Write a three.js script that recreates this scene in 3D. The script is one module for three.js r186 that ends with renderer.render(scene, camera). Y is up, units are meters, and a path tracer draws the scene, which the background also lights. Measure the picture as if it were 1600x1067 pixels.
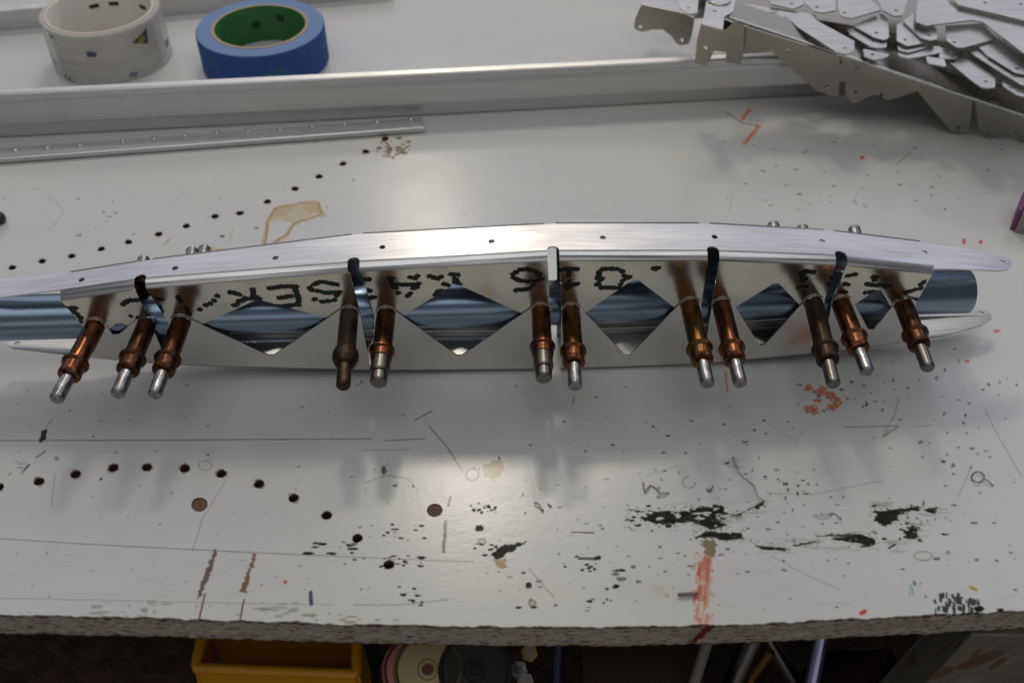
import * as THREE from 'three';
import { mergeGeometries, toCreasedNormals } from 'three/addons/utils/BufferGeometryUtils.js';
import { RoundedBoxGeometry } from 'three/addons/geometries/RoundedBoxGeometry.js';
import { ImprovedNoise } from 'three/addons/math/ImprovedNoise.js';

// ------------------------------------------------------------------ camera, room light, exposure
const scene = new THREE.Scene();
const V3 = (x, y, z) => new THREE.Vector3(x, y, z);
const PITCH = THREE.MathUtils.degToRad(43.8), EYE = V3(0, 0.307, 0.296), FPX = 1550;
const camera = new THREE.PerspectiveCamera(2 * THREE.MathUtils.radToDeg(Math.atan(533.5 / FPX)), 1024 / 682, 0.02, 30);
camera.position.copy(EYE);
camera.lookAt(0, EYE.y - Math.sin(PITCH), EYE.z - Math.cos(PITCH));
camera.focus = 0.405; camera.userData.fStop = 12;
scene.add(camera);
const renderer = new THREE.WebGLRenderer({ antialias: true });
renderer.setSize(1024, 682);
renderer.toneMapping = THREE.LinearToneMapping;
renderer.toneMappingExposure = 1.06;
renderer.shadowMap.enabled = true;
scene.background = new THREE.Color().setRGB(0.085, 0.088, 0.098);     // the dim workshop around the bench
// workshop lamps and windows, then two added unseen fills: direction as azimuth (from straight ahead, + right) and elevation, seen from the bench
function areaLight(az, el, dist, w, h, rgb, intensity) {
  const a = THREE.MathUtils.degToRad(az), e = THREE.MathUtils.degToRad(el);
  const l = new THREE.RectAreaLight(new THREE.Color().setRGB(...rgb), intensity, w, h);
  l.position.set(Math.sin(a) * Math.cos(e) * dist, Math.sin(e) * dist, -Math.cos(a) * Math.cos(e) * dist);
  l.lookAt(0, 0, 0.0);
  scene.add(l);
}
areaLight(-5, 52, 2.2, 0.21, 0.19, [1.0, 0.91, 0.74], 40);
areaLight(-7, 35.5, 2.6, 0.12, 0.22, [1.0, 0.91, 0.74], 24);
areaLight(7, 49, 2.3, 0.26, 0.14, [1.0, 0.91, 0.74], 22);
areaLight(-8, 36, 3.2, 6.4, 2.5, [0.94, 0.95, 1.07], 0.53);
areaLight(60, 40, 2.8, 1.6, 1.2, [0.84, 0.88, 1.15], 0.8);
areaLight(180, 74, 2.0, 2.4, 1.5, [1.0, 0.995, 0.99], 0.86);  // added unseen overhead fill, lightens the deep shade in front of the rib
areaLight(175, 12, 2.6, 3.0, 0.9, [1.0, 0.97, 0.92], 0.42);  // added unseen low front fill, brightens the board edge

// ------------------------------------------------------------------ helpers
let seed = 20231;
const rnd = () => { seed = (seed * 1664525 + 1013904223) % 4294967296; return seed / 4294967296; };
const rr = (a, b) => a + (b - a) * rnd();
const noise = new ImprovedNoise();
const used = {};
function numbered(n) { used[n] = (used[n] ?? -1) + 1; return used[n] ? n + '_' + String(used[n]).padStart(3, '0') : n; }
function tag(o, label, category, group, kind) {
  if (label) o.userData.label = label;
  if (category) o.userData.category = category;
  if (group) o.userData.group = group;
  if (kind) o.userData.kind = kind;
  return o;
}
function thing(name, label, category, group) { const g = new THREE.Group(); g.name = numbered(name); scene.add(g); return tag(g, label, category, group); }
function part(name, geo, mat, parent, label) {
  const m = new THREE.Mesh(Array.isArray(geo) ? merge(geo) : geo, mat);
  m.name = parent === scene ? numbered(name) : name; m.castShadow = m.receiveShadow = true; parent.add(m);
  if (label) m.userData.label = label;
  return m;
}
function merge(list) {
  const a = list.map((g) => { const q = g.index ? g.toNonIndexed() : g; for (const k of Object.keys(q.attributes)) if (!['position', 'normal', 'uv'].includes(k)) q.deleteAttribute(k); return q; });
  return mergeGeometries(a);
}
// the bench's survey: a sight line through a point of the picture, met with a real plane of the scene
const cP = Math.cos(PITCH), sP = Math.sin(PITCH);
function sight(px, py) { const u = (px - 800) / FPX, v = (533.5 - py) / FPX; return V3(u, v * cP - sP, -v * sP - cP); }
function onY(px, py, h = 0) { const d = sight(px, py), t = (h - EYE.y) / d.y; return EYE.clone().addScaledVector(d, t); }
function onPlane(px, py, p0, n) { const d = sight(px, py), t = p0.clone().sub(EYE).dot(n) / d.dot(n); return EYE.clone().addScaledVector(d, t); }

// ------------------------------------------------------------------ procedural textures
function dataTex(w, h, fn, srgb) {
  const d = new Uint8Array(w * h * 4);
  for (let y = 0; y < h; y++) for (let x = 0; x < w; x++) { const c = fn(x / w, y / h), i = (y * w + x) * 4; d[i] = c[0]; d[i + 1] = c[1]; d[i + 2] = c[2]; d[i + 3] = 255; }
  const t = new THREE.DataTexture(d, w, h); t.wrapS = t.wrapT = THREE.RepeatWrapping; t.magFilter = t.minFilter = THREE.LinearFilter; if (srgb) t.colorSpace = THREE.SRGBColorSpace; t.needsUpdate = true; return t;
}
const tn = (u, v, fx, fy, z) => {                                       // tileable noise
  const n = (a, b) => noise.noise(a * fx, b * fy, z);
  return n(u, v) * (1 - u) * (1 - v) + n(u - 1, v) * u * (1 - v) + n(u, v - 1) * (1 - u) * v + n(u - 1, v - 1) * u * v;
};
const cl = (v) => Math.max(0, Math.min(255, v));
const brushed = dataTex(256, 256, (u, v) => { const n = tn(u, v, 5, 110, 3) * 0.6 + tn(u, v, 14, 60, 8) * 0.5 + tn(u, v, 3, 3, 1) * 0.5; const k = cl(128 + 110 * n); return [k, k, k]; });
const smudge = dataTex(256, 256, (u, v) => { const n = tn(u, v, 4, 4, 12) * 0.7 + tn(u, v, 11, 11, 4) * 0.5 + tn(u, v, 40, 40, 2) * 0.25; const k = cl(205 + 60 * n); return [k, k, k]; });
const grain = dataTex(256, 256, (u, v) => { const n = tn(u, v, 60, 60, 5) * 0.6 + tn(u, v, 20, 20, 9) * 0.5; const k = cl(128 + 140 * n); return [k, k, k]; });
const streaks = dataTex(256, 512, (u, v) => { const n = tn(u, v, 11, 120, 21) * 0.7 + tn(u, v, 7, 46, 7) * 0.5 + tn(u, v, 4, 5, 17) * 0.8; const k = cl(232 + 34 * n); return [k, k, k * 1.002]; }, true);
const streakR = dataTex(256, 512, (u, v) => { const n = tn(u, v, 10, 130, 31) * 0.6 + tn(u, v, 7, 8, 5) * 0.9; const k = cl(190 + 80 * n); return [k, k, k]; });
function rep(t, x, y) { const c = t.clone(); c.repeat.set(x, y); c.needsUpdate = true; return c; }
const grime = dataTex(128, 256, (u, v) => { const n = tn(u, v, 9, 9, 6) * 0.9 + tn(u, v, 30, 12, 3) * 0.5 + tn(u, v, 3, 4, 15) * 0.6; const k = cl(205 + 120 * Math.min(0.4, n)); return [k, k * (0.97 + 0.05 * n), k * (0.95 + 0.08 * n)]; }, true);
const lin = (r, g, b) => new THREE.Color().setRGB(r, g, b);
function std(c, o = {}) { return new THREE.MeshStandardMaterial({ color: lin(...c), roughness: 0.6, ...o }); }
// uv in metres -> 25 repeats a metre etc. is set per clone
const M = {
  alu: std([0.76, 0.75, 0.745], { metalness: 1, map: rep(streaks, 5, 14), roughness: 0.36, roughnessMap: rep(streakR, 5, 16), bumpMap: rep(brushed, 6, 16), bumpScale: 0.000008 }),
  aluWeb: std([0.70, 0.675, 0.63], { metalness: 1,  roughness: 0.26, roughnessMap: rep(smudge, 14, 14), bumpMap: rep(brushed, 12, 12), bumpScale: 0.000012 }),
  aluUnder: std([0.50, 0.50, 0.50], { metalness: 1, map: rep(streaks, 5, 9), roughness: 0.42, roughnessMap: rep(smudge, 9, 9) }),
  aluDull: std([0.63, 0.62, 0.61], { metalness: 0.95, roughness: 0.5, roughnessMap: rep(smudge, 12, 12), bumpMap: rep(brushed, 10, 10), bumpScale: 0.00004 }),
  aluPile: std([0.72, 0.71, 0.69], { metalness: 1, map: rep(streaks, 6, 6), roughness: 0.34, roughnessMap: rep(smudge, 20, 20), bumpMap: rep(brushed, 9, 9), bumpScale: 0.00001 }),
  aluPileShaded: std([0.37, 0.345, 0.30], { metalness: 1, roughness: 0.34, roughnessMap: rep(smudge, 12, 12), bumpMap: rep(brushed, 9, 9), bumpScale: 0.00001 }),  // same sheet as the heap, its dark reflection put into the colour
  tube: std([0.24, 0.315, 0.41], { metalness: 1, roughness: 0.33, roughnessMap: rep(smudge, 4, 4), bumpMap: rep(brushed, 3, 1), bumpScale: 0.00003 }),
  copper: std([0.25, 0.105, 0.055], { map: grime, metalness: 1, roughness: 0.36, roughnessMap: smudge }),
  copperDull: std([0.15, 0.07, 0.038], { map: grime, metalness: 1, roughness: 0.42, roughnessMap: smudge }),
  brassDull: std([0.25, 0.125, 0.048], { map: grime, metalness: 1, roughness: 0.36, roughnessMap: smudge }),
  darkBronze: std([0.085, 0.055, 0.038], { map: grime, metalness: 0.85, roughness: 0.5, roughnessMap: smudge }),
  steel: std([0.40, 0.42, 0.44], { map: grime, metalness: 1, roughness: 0.38, roughnessMap: smudge, bumpMap: grain, bumpScale: 0.0001 }),
  steelDark: std([0.17, 0.155, 0.14], { metalness: 1, roughness: 0.4, roughnessMap: smudge }),
  black: std([0.012, 0.012, 0.013], { roughness: 0.7 }),
};

// ------------------------------------------------------------------ workbench
const BX0 = -0.39, BX1 = 0.39, BZ0 = -0.42, BZ1 = 0.145;                // the surveyed patch of painted top
const TW = 2048, TH = Math.round(2048 * (BZ1 - BZ0) / (BX1 - BX0));
const PPM = TW / (BX1 - BX0);
const cv = document.createElement('canvas'); cv.width = TW; cv.height = TH;
const g2 = cv.getContext('2d');
const cx2 = (p) => [(p.x - BX0) * PPM, (p.z - BZ0) * PPM];
const at = (px, py) => cx2(onY(px, py, 0));
const sv = document.createElement('canvas'); sv.width = TW; sv.height = TH;            // bare board has no gloss
const g3 = sv.getContext('2d'); g3.fillStyle = 'rgb(255,255,255)'; g3.fillRect(0, 0, TW, TH); g3.globalCompositeOperation = 'destination-out'; g3.fillStyle = 'rgba(0,0,0,0.92)';
const isDark = (c) => { const m = c.match(/\d+/g).map(Number); return m[0] + m[1] + m[2] < 200 && !c.startsWith('rgba'); };
g2.fillStyle = 'rgb(206,206,203)'; g2.fillRect(0, 0, TW, TH);
// broad tone drift of aged paint
for (let i = 0; i < 900; i++) {
  const x = rnd() * TW, y = rnd() * TH, r = rr(10, 130), w = rnd();
  g2.fillStyle = w < 0.4 ? 'rgba(196,190,172,0.035)' : w < 0.7 ? 'rgba(216,216,214,0.05)' : 'rgba(176,176,172,0.028)';
  g2.beginPath(); g2.ellipse(x, y, r * rr(1, 2.4), r * rr(0.4, 1), rr(-0.3, 0.3), 0, 7); g2.fill();
}
function poly(xy, colour) {
  for (const c of isDark(colour) ? [g2, g3] : [g2]) { if (c === g2) c.fillStyle = colour; c.beginPath(); xy.forEach(([x, y], i) => (i ? c.lineTo(x, y) : c.moveTo(x, y))); c.fill(); }
}
function blob(px, py, rx, ry, colour, rough = 0.25, n = 22) {
  const ph = rnd() * 99, xy = [];
  for (let i = 0; i < n; i++) {
    const a = i / n * Math.PI * 2, k = 1 + rough * 1.7 * noise.noise(Math.cos(a) * 1.7 + ph, Math.sin(a) * 1.7, ph * 0.37) + rough * 0.5 * (rnd() - 0.5);
    xy.push(at(px + Math.cos(a) * rx * k, py + Math.sin(a) * ry * k));
  }
  poly(xy, colour);
}
const inside = (x, y, pts) => { let c = false; for (let i = 0, j = pts.length - 1; i < pts.length; j = i++) { const [xi, yi] = pts[i], [xj, yj] = pts[j]; if ((yi > y) !== (yj > y) && x < (xj - xi) * (y - yi) / (yj - yi) + xi) c = !c; } return c; };
function patch(pts, colour, jag = 2.0) {                                 // ragged polygon through surveyed points
  const xy = [];
  pts.forEach((p, i) => {
    const q = pts[(i + 1) % pts.length], L = Math.hypot(q[0] - p[0], q[1] - p[1]), n = Math.max(1, Math.round(L / 2));
    for (let k = 0; k < n; k++) { const t = k / n, X = p[0] + (q[0] - p[0]) * t, Y = p[1] + (q[1] - p[1]) * t, w = 1.6 * jag * noise.noise(X * 0.16, Y * 0.16, 3) ; xy.push(at(X + w + (rnd() - 0.5) * jag * 0.9, Y + w * 0.6 + (rnd() - 0.5) * jag * 0.7)); }
  });
  poly(xy, colour);
  if (colour === DG) {                                                   // bare board: fibres, left-over paint, crumbled rim
    const x0 = Math.min(...pts.map((p) => p[0])), x1 = Math.max(...pts.map((p) => p[0])), y0 = Math.min(...pts.map((p) => p[1])), y1 = Math.max(...pts.map((p) => p[1])), n = Math.round((x1 - x0) * (y1 - y0) / 12);
    for (let i = 0; i < n; i++) {
      const x = rr(x0 - 4, x1 + 4), y = rr(y0 - 3, y1 + 3), ins = inside(x, y, pts), w = rnd();
      if (ins && w < 0.5) line([[x, y], [x + rr(3, 11), y + rr(-0.6, 0.6)]], rr(0.6, 1.6), ['rgba(74,68,48,0.7)', 'rgba(24,24,20,0.8)', 'rgba(92,84,60,0.5)'][i % 3], 0.4);
      else if (ins && w < 0.57) blob(x, y, rr(0.6, 2.2), rr(0.4, 1.1), 'rgba(196,194,184,0.9)', 0.6, 8);
      else if (!ins && w < 0.3) blob(x, y, rr(0.4, 1.5), rr(0.3, 0.9), DG, 0.6, 8);
    }
    for (let i = 0; i < 14; i++) { const x = rr(x0 - 6, x1 + 2), y = rr(y0 - 4, y1 + 5); line([[x, y], [x + rr(8, 26), y + rr(-2, 2)]], rr(1.2, 4), 'rgba(96,90,76,0.10)', 1); }
    line([...pts, pts[0]], 1.1, 'rgba(224,220,208,0.35)', 2);
  }
}
function line(pts, w, colour, wob = 0.6) {
  g2.strokeStyle = colour; g2.lineWidth = w * (w < 2.1 ? 0.6 : 0.85); g2.lineCap = 'round'; g2.lineJoin = 'round'; g2.beginPath();
  pts.forEach((p, i) => { if (!i) { g2.moveTo(...at(...p)); return; } const o = pts[i - 1], n = Math.max(1, Math.round(Math.hypot(p[0] - o[0], p[1] - o[1]) / 8)); for (let k = 1; k <= n; k++) { const t = k / n; g2.lineTo(...at(o[0] + (p[0] - o[0]) * t + (rnd() - 0.5) * wob, o[1] + (p[1] - o[1]) * t + (rnd() - 0.5) * wob)); } });
  g2.stroke();
}
function scatter(x0, y0, x1, y1, n, r0, r1, colours, along = 1) { for (let i = 0; i < n; i++) { const r = rr(r0, r1); blob(rr(x0, x1), rr(y0, y1), r * rr(1, along), r * rr(0.5, 1), colours[i % colours.length], 0.5, 9); } }
const DK = 'rgb(36,34,30)', DG = 'rgb(40,41,33)', BR = 'rgb(74,46,30)', OR = 'rgba(196,92,58,0.85)', GY = 'rgba(90,88,84,0.55)', TAN = 'rgb(150,124,82)';
// general specks and scratches
scatter(0, 190, 1600, 340, 60, 0.6, 1.6, ['rgba(120,104,70,0.6)', 'rgba(90,85,75,0.6)'], 2);
scatter(0, 560, 1600, 960, 260, 0.6, 1.7, ['rgba(60,56,50,0.75)', 'rgba(110,100,84,0.6)', 'rgba(70,68,66,0.6)'], 2.2);
scatter(860, 600, 1590, 900, 110, 0.8, 2.4, ['rgba(70,68,66,0.8)', 'rgba(100,96,90,0.7)'], 3);
for (let i = 0; i < 150; i++) { const x = rr(0, 1600), y = rr(580, 960), a = rr(-0.5, 0.5), l = rr(8, 46); line([[x, y], [x + Math.cos(a) * l, y + Math.sin(a) * l * 0.6]], rr(0.5, 1.0), 'rgba(120,116,110,' + rr(0.12, 0.4).toFixed(2) + ')'); }
for (let i = 0; i < 40; i++) { const x = rr(0, 1600), y = rr(200, 340), l = rr(5, 22); line([[x, y], [x + l, y + rr(-4, 4)]], 1, 'rgba(130,120,100,0.35)'); }
// scribed lines
line([[0, 688], [300, 687], [580, 685]], 1.6, 'rgba(80,70,62,0.8)', 0.3); line([[602, 688], [664, 685]], 1.6, 'rgba(80,70,62,0.8)', 0.3); line([[568, 703], [640, 702]], 1.4, GY, 0.3);
line([[0, 841], [140, 850], [400, 863], [690, 876], [740, 877]], 1.5, 'rgba(96,90,84,0.7)', 0.3);
line([[0, 934], [200, 938], [420, 943], [520, 944]], 1.2, 'rgba(110,105,98,0.5)', 0.3);
line([[553, 944], [620, 945], [700, 936]], 1.5, GY); line([[570, 754], [605, 742], [640, 749], [652, 766]], 1.4, 'rgba(90,86,70,0.7)');
line([[352, 750], [316, 810], [300, 860]], 1.2, GY); line([[670, 665], [700, 700], [724, 738]], 1.8, 'rgba(80,78,76,0.7)'); line([[647, 656], [674, 642]], 2, 'rgba(60,58,56,0.8)');
line([[826, 888], [866, 933]], 1.6, 'rgba(90,88,86,0.7)'); line([[1200, 770], [1270, 772], [1380, 750]], 1.1, GY); line([[1010, 742], [1060, 728]], 1, GY);
line([[1405, 620], [1400, 645], [1378, 680]], 1.5, 'rgba(110,100,104,0.6)'); line([[1540, 640], [1560, 680], [1598, 745]], 1.5, 'rgba(90,88,120,0.5)'); line([[1520, 725], [1498, 775]], 1.2, GY);
line([[1205, 868], [1250, 892], [1310, 920]], 1.2, GY); line([[1200, 660], [1245, 690]], 1.3, GY); line([[1275, 833], [1280, 848], [1275, 858]], 1.4, GY);
line([[1320, 667], [1405, 665], [1380, 683], [1390, 670]], 1.8, 'rgba(120,112,80,0.8)'); line([[1430, 666], [1458, 664]], 1.4, 'rgba(120,112,80,0.6)');
line([[1240, 840], [1243, 850]], 2, GY); line([[1140, 330], [1146, 300]], 1, GY); line([[75, 360], [100, 330], [72, 300]], 4, 'rgba(150,176,196,0.35)');
line([[980, 170], [1140, 176], [1160, 192], [1186, 198]], 2, 'rgba(110,100,80,0.15)'); line([[1133, 174], [1160, 192], [1185, 197]], 2.4, 'rgba(84,78,64,0.75)');
line([[1340, 300], [1336, 312], [1318, 322]], 1.2, GY); line([[1400, 258], [1424, 238]], 2.2, 'rgba(120,112,100,0.55)');
// pencil and drill rings
for (const [x, y, rx, ry, c, w] of [[738, 741, 10, 9, 'rgba(40,40,40,0.9)', 1.8], [320, 727, 10, 8, 'rgba(120,116,110,0.8)', 1.4], [1077, 753, 10, 9, 'rgba(80,80,80,0.7)', 1.6], [753, 846, 5, 4.5, 'rgba(130,120,90,0.9)', 3], [832, 942, 4.5, 4, 'rgba(150,135,110,0.9)', 3], [1443, 868, 14, 7, 'rgba(110,90,60,0.8)', 1.4]]) {
  const p = []; for (let i = 0; i <= 24; i++) { const a = i / 24 * Math.PI * (c.includes('0.7') ? 1.5 : 2); p.push([x + Math.cos(a) * rx, y + Math.sin(a) * ry]); } line(p, w, c, 0.2);
}
// worn, chipped patches down to the dark board
patch([[978, 796], [1005, 798], [1040, 799], [1075, 798], [1100, 792], [1128, 790], [1132, 800], [1118, 808], [1138, 822], [1110, 826], [1080, 815], [1045, 819], [1020, 817], [1003, 810], [1015, 804]], DG, 4);
patch([[1083, 840], [1105, 828], [1130, 832], [1160, 831], [1162, 842], [1130, 843], [1110, 838], [1090, 842]], DG, 3);
scatter(985, 790, 1135, 822, 60, 1, 3.4, [DG, 'rgb(205,205,203)'], 3);
patch([[1097, 845], [1118, 842], [1113, 870], [1098, 862]], 'rgba(112,100,66,0.85)', 5);
patch([[1092, 868], [1114, 866], [1110, 970], [1085, 971], [1090, 930]], 'rgba(196,112,80,0.38)', 5);
for (let i = 0; i < 46; i++) { const x = rr(1086, 1112), y = rr(860, 965); line([[x, y], [x - rr(1, 4), y + rr(8, 24)]], rr(2, 5), i % 4 ? 'rgba(192,86,50,0.42)' : 'rgba(206,204,200,0.9)'); }
patch([[1360, 799], [1400, 795], [1438, 791], [1436, 796], [1408, 800], [1402, 812], [1385, 822], [1366, 812], [1372, 802]], DG, 2.5);
patch([[1410, 828], [1432, 820], [1438, 838], [1420, 842]], DG, 6); scatter(1366, 795, 1440, 845, 26, 0.8, 2.4, [DG], 2);
patch([[1445, 795], [1468, 792], [1458, 802], [1448, 800]], DG, 3);
patch([[1296, 842], [1330, 835], [1345, 834], [1370, 843], [1367, 852], [1345, 856], [1352, 850], [1320, 845]], DG, 2);
patch([[1175, 845], [1185, 852], [1228, 856], [1226, 860], [1190, 858]], DG, 2); patch([[1238, 851], [1276, 845], [1276, 847], [1242, 853]], DG, 1.5); patch([[1275, 836], [1330, 834], [1330, 837], [1278, 838]], DG, 2);
patch([[1388, 855], [1401, 847], [1400, 852], [1388, 858]], DG, 1); patch([[1170, 794], [1196, 783], [1188, 792], [1172, 797]], DG, 3); patch([[1140, 806], [1165, 798], [1152, 806]], DG, 2); patch([[1130, 724], [1142, 719], [1136, 726]], DG, 1); patch([[1120, 812], [1150, 805], [1130, 812]], DG, 1.5);
patch([[1472, 833], [1486, 834], [1474, 836]], DK, 1); patch([[1360, 790], [1372, 786], [1366, 792]], DG, 1);
patch([[768, 864], [780, 853], [800, 849], [825, 845], [808, 856], [795, 864], [775, 874]], 'rgb(44,48,40)', 2.5); patch([[770, 874], [790, 870], [792, 884], [782, 888], [774, 880]], TAN, 3); line([[770, 874], [792, 886]], 2, 'rgba(120,90,50,0.8)');
patch([[755, 728], [768, 719], [786, 720], [787, 738], [772, 750], [756, 743]], 'rgb(158,140,104)', 2.5);
blob(749, 825, 7, 5, 'rgb(46,50,44)', 0.2); blob(826, 914, 5, 5, 'rgb(50,56,50)', 0.15);
scatter(735, 785, 775, 800, 18, 1, 3, [DG]); scatter(575, 815, 665, 845, 14, 0.8, 2.4, [DK], 3); scatter(560, 868, 665, 885, 20, 0.8, 2.6, [DK], 3); scatter(620, 905, 660, 945, 8, 1, 3, [DK], 2); scatter(735, 845, 780, 870, 8, 1, 3, [DK], 2.6); scatter(480, 845, 570, 875, 9, 1, 3, [DK], 4); scatter(795, 875, 1000, 960, 26, 0.8, 3, [DK, 'rgba(80,78,74,0.8)'], 3); scatter(900, 868, 945, 905, 8, 1, 3.5, [DK], 2);
line([[696, 814], [693, 862]], 3, DK, 1.4); line([[700, 790], [704, 776]], 2.6, DK, 1); line([[905, 872], [930, 873]], 3, DK, 1); line([[893, 831], [928, 832]], 2, DK, 0.6); line([[555, 849], [545, 852]], 4, 'rgba(50,48,44,0.8)');
blob(600, 735, 4, 6, 'rgb(96,92,62)', 0.4); line([[485, 925], [486, 943]], 4, 'rgb(66,58,92)', 0.6); blob(445, 909, 3, 3, 'rgb(190,90,60)', 0.1);
// left side marks
patch([[60, 690], [66, 672], [72, 670], [71, 684], [64, 692]], 'rgb(70,62,52)', 1.5); line([[70, 668], [82, 655]], 2, GY, 2); line([[56, 714], [70, 705]], 3, GY, 1); line([[38, 733], [44, 726]], 3.4, 'rgba(70,66,60,0.8)'); scatter(10, 720, 40, 745, 12, 0.8, 2, [GY], 2); blob(88, 716, 4, 3, GY, 0.4); line([[80, 790], [85, 740]], 1.2, GY); blob(157, 748, 2, 2, DK);
patch([[335, 858], [340, 858], [325, 905], [310, 936], [306, 936], [318, 900]], 'rgb(104,88,78)', 2); line([[320, 927], [311, 965]], 2, BR, 0.4);
patch([[396, 864], [400, 866], [390, 900], [384, 925], [374, 925], [380, 905], [388, 888]], 'rgb(120,90,70)', 2.5); line([[381, 936], [375, 966]], 2, BR, 0.4);
scatter(150, 940, 470, 962, 34, 1, 3.4, ['rgba(150,150,138,0.6)', 'rgba(120,118,104,0.5)'], 6); scatter(460, 960, 640, 972, 16, 1, 3, ['rgba(130,120,100,0.6)'], 5);
// orange and red paint
for (const [x, y, r] of [[1265, 607, 6], [1285, 612, 12], [1300, 620, 10], [1268, 640, 11], [1300, 636, 8], [1310, 625, 6], [1280, 625, 6]]) { blob(x, y, r, r * 0.6, 'rgba(186,92,66,0.62)', 0.6); scatter(x - 10, y - 8, x + 10, y + 8, 5, 1, 3, [OR]); }
for (const [x, y, x1, y1] of [[1186, 196, 1162, 225], [1175, 170, 1158, 186]]) for (let k = 0; k < 6; k++) line([[x + rr(-4, 4), y + rr(-2, 2)], [x1 + rr(-4, 4), y1 + rr(-3, 3)]], rr(2, 4), 'rgba(206,112,66,0.42)', 2);
blob(1348, 246, 4, 3, OR, 0.3); blob(1507, 377, 3, 4, 'rgb(190,80,66)', 0.3); blob(1533, 378, 3, 3, 'rgb(196,70,60)', 0.2); blob(1558, 517, 6, 2.4, OR, 0.4); blob(1512, 564, 5, 2, OR, 0.3); line([[1352, 954], [1346, 958]], 4, 'rgb(190,70,50)'); line([[1134, 580], [1137, 612]], 2.6, 'rgba(190,90,60,0.6)', 1.6); line([[897, 618], [895, 632]], 2.4, 'rgba(190,110,60,0.6)'); patch([[1012, 915], [1040, 915], [1046, 932], [1030, 930]], 'rgba(206,160,130,0.25)', 4); line([[1525, 920], [1518, 917]], 4, 'rgb(176,140,50)');
line([[1422, 930], [1424, 912], [1428, 930]], 2, 'rgba(90,150,160,0.6)', 1.5);
for (let i = 0; i < 60; i++) { const x = rr(1458, 1530), y = rr(925, 952) + Math.max(0, (x - 1495) * 0.3); line([[x, y], [x + rr(-1, 1), y + rr(3, 9)]], rr(1.4, 3), DG, 0.5); } blob(1531, 951, 8, 4.5, DK, 0.3); blob(1564, 952, 6, 2, DG, 0.3);
// rings of old glue, rust brown marks behind the rib
g2.globalAlpha = 0.5; patch([[416, 345], [432, 322], [455, 318], [480, 312], [500, 318], [503, 330], [478, 340], [456, 350], [440, 345]], 'rgb(206,196,170)', 2); g2.globalAlpha = 1;
line([[412, 385], [416, 350], [428, 325], [450, 320], [458, 325], [478, 314], [496, 316], [500, 330], [505, 336], [478, 343], [458, 350], [448, 366], [430, 378], [418, 382]], 7, 'rgba(176,146,96,0.55)', 3); line([[414, 380], [418, 348], [430, 326], [452, 320], [478, 315], [497, 318], [503, 334], [478, 342], [457, 351], [446, 368], [428, 379]], 3, 'rgba(150,118,66,0.8)', 3); patch([[417, 346], [430, 326], [452, 320], [460, 324], [480, 314], [498, 318], [502, 332], [478, 341], [456, 347], [436, 344]], 'rgba(190,168,124,0.55)', 3); patch([[420, 340], [432, 323], [456, 322], [452, 332], [432, 338]], 'rgba(178,150,100,0.4)', 4); patch([[470, 322], [490, 315], [500, 324], [498, 334], [484, 334]], 'rgba(178,150,100,0.4)', 4);
line([[596, 220], [612, 232], [606, 245], [628, 240], [640, 228]], 4, 'rgba(110,90,44,0.7)', 6); scatter(588, 215, 640, 248, 26, 1, 4, ['rgba(104,88,44,0.7)'], 2); line([[330, 388], [360, 390]], 7, 'rgba(190,165,110,0.7)', 3); line([[365, 355], [358, 378]], 4, 'rgba(190,180,150,0.7)', 2); blob(400, 356, 3, 2, TAN); line([[256, 382], [264, 374]], 3, 'rgba(150,140,110,0.7)'); blob(347, 369, 4, 2, 'rgb(110,90,60)'); scatter(110, 300, 210, 370, 12, 1, 2.5, ['rgba(130,118,90,0.7)'], 2); scatter(1160, 220, 1500, 330, 40, 0.8, 2.4, ['rgba(120,110,90,0.6)', 'rgba(150,140,110,0.5)'], 2.5);
const holePx = [[18, 418], [65, 408], [111, 400], [157, 389], [200, 378], [247, 366], [290, 353], [335, 338], [374, 333], [417, 315], [460, 295], [498, 276], [535, 256], [571, 237], [601, 217],
  [-3, 761, 1], [60, 752, 1], [117, 741, 1], [176, 731, 1], [229, 730, 1], [288, 732, 1], [345, 740, 1], [404, 756, 1], [458, 778, 1], [510, 805, 1], [558, 841, 1], [607, 882, 1]];
const plugPx = [[311, 788], [679, 797]];
function holeRims() { for (const [x, y, near] of holePx) { blob(x, y, near ? 9 : 6.2, near ? 7.4 : 4, 'rgba(104,70,44,0.4)', 0.35); blob(x + 1, y - 0.6, near ? 8.0 : 5.2, near ? 6.6 : 3.4, 'rgba(66,42,26,0.7)', 0.2); } for (const [x, y] of plugPx) { blob(x, y, 14.6, 12.6, 'rgba(226,222,210,0.5)', 0.12); blob(x, y, 12.6, 10.8, 'rgba(52,36,24,0.9)', 0.04); } }
holeRims();
const specMap = new THREE.CanvasTexture(sv); specMap.magFilter = THREE.LinearFilter;
const topMap = new THREE.CanvasTexture(cv); topMap.colorSpace = THREE.SRGBColorSpace; topMap.magFilter = THREE.LinearFilter; topMap.wrapS = topMap.wrapT = THREE.ClampToEdgeWrapping;
const topMat = new THREE.MeshPhysicalMaterial({ map: topMap, roughness: 0.29, roughnessMap: rep(smudge, 3, 3), bumpMap: rep(smudge, 34, 34), bumpScale: 0.00007, specularIntensityMap: specMap });

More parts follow.
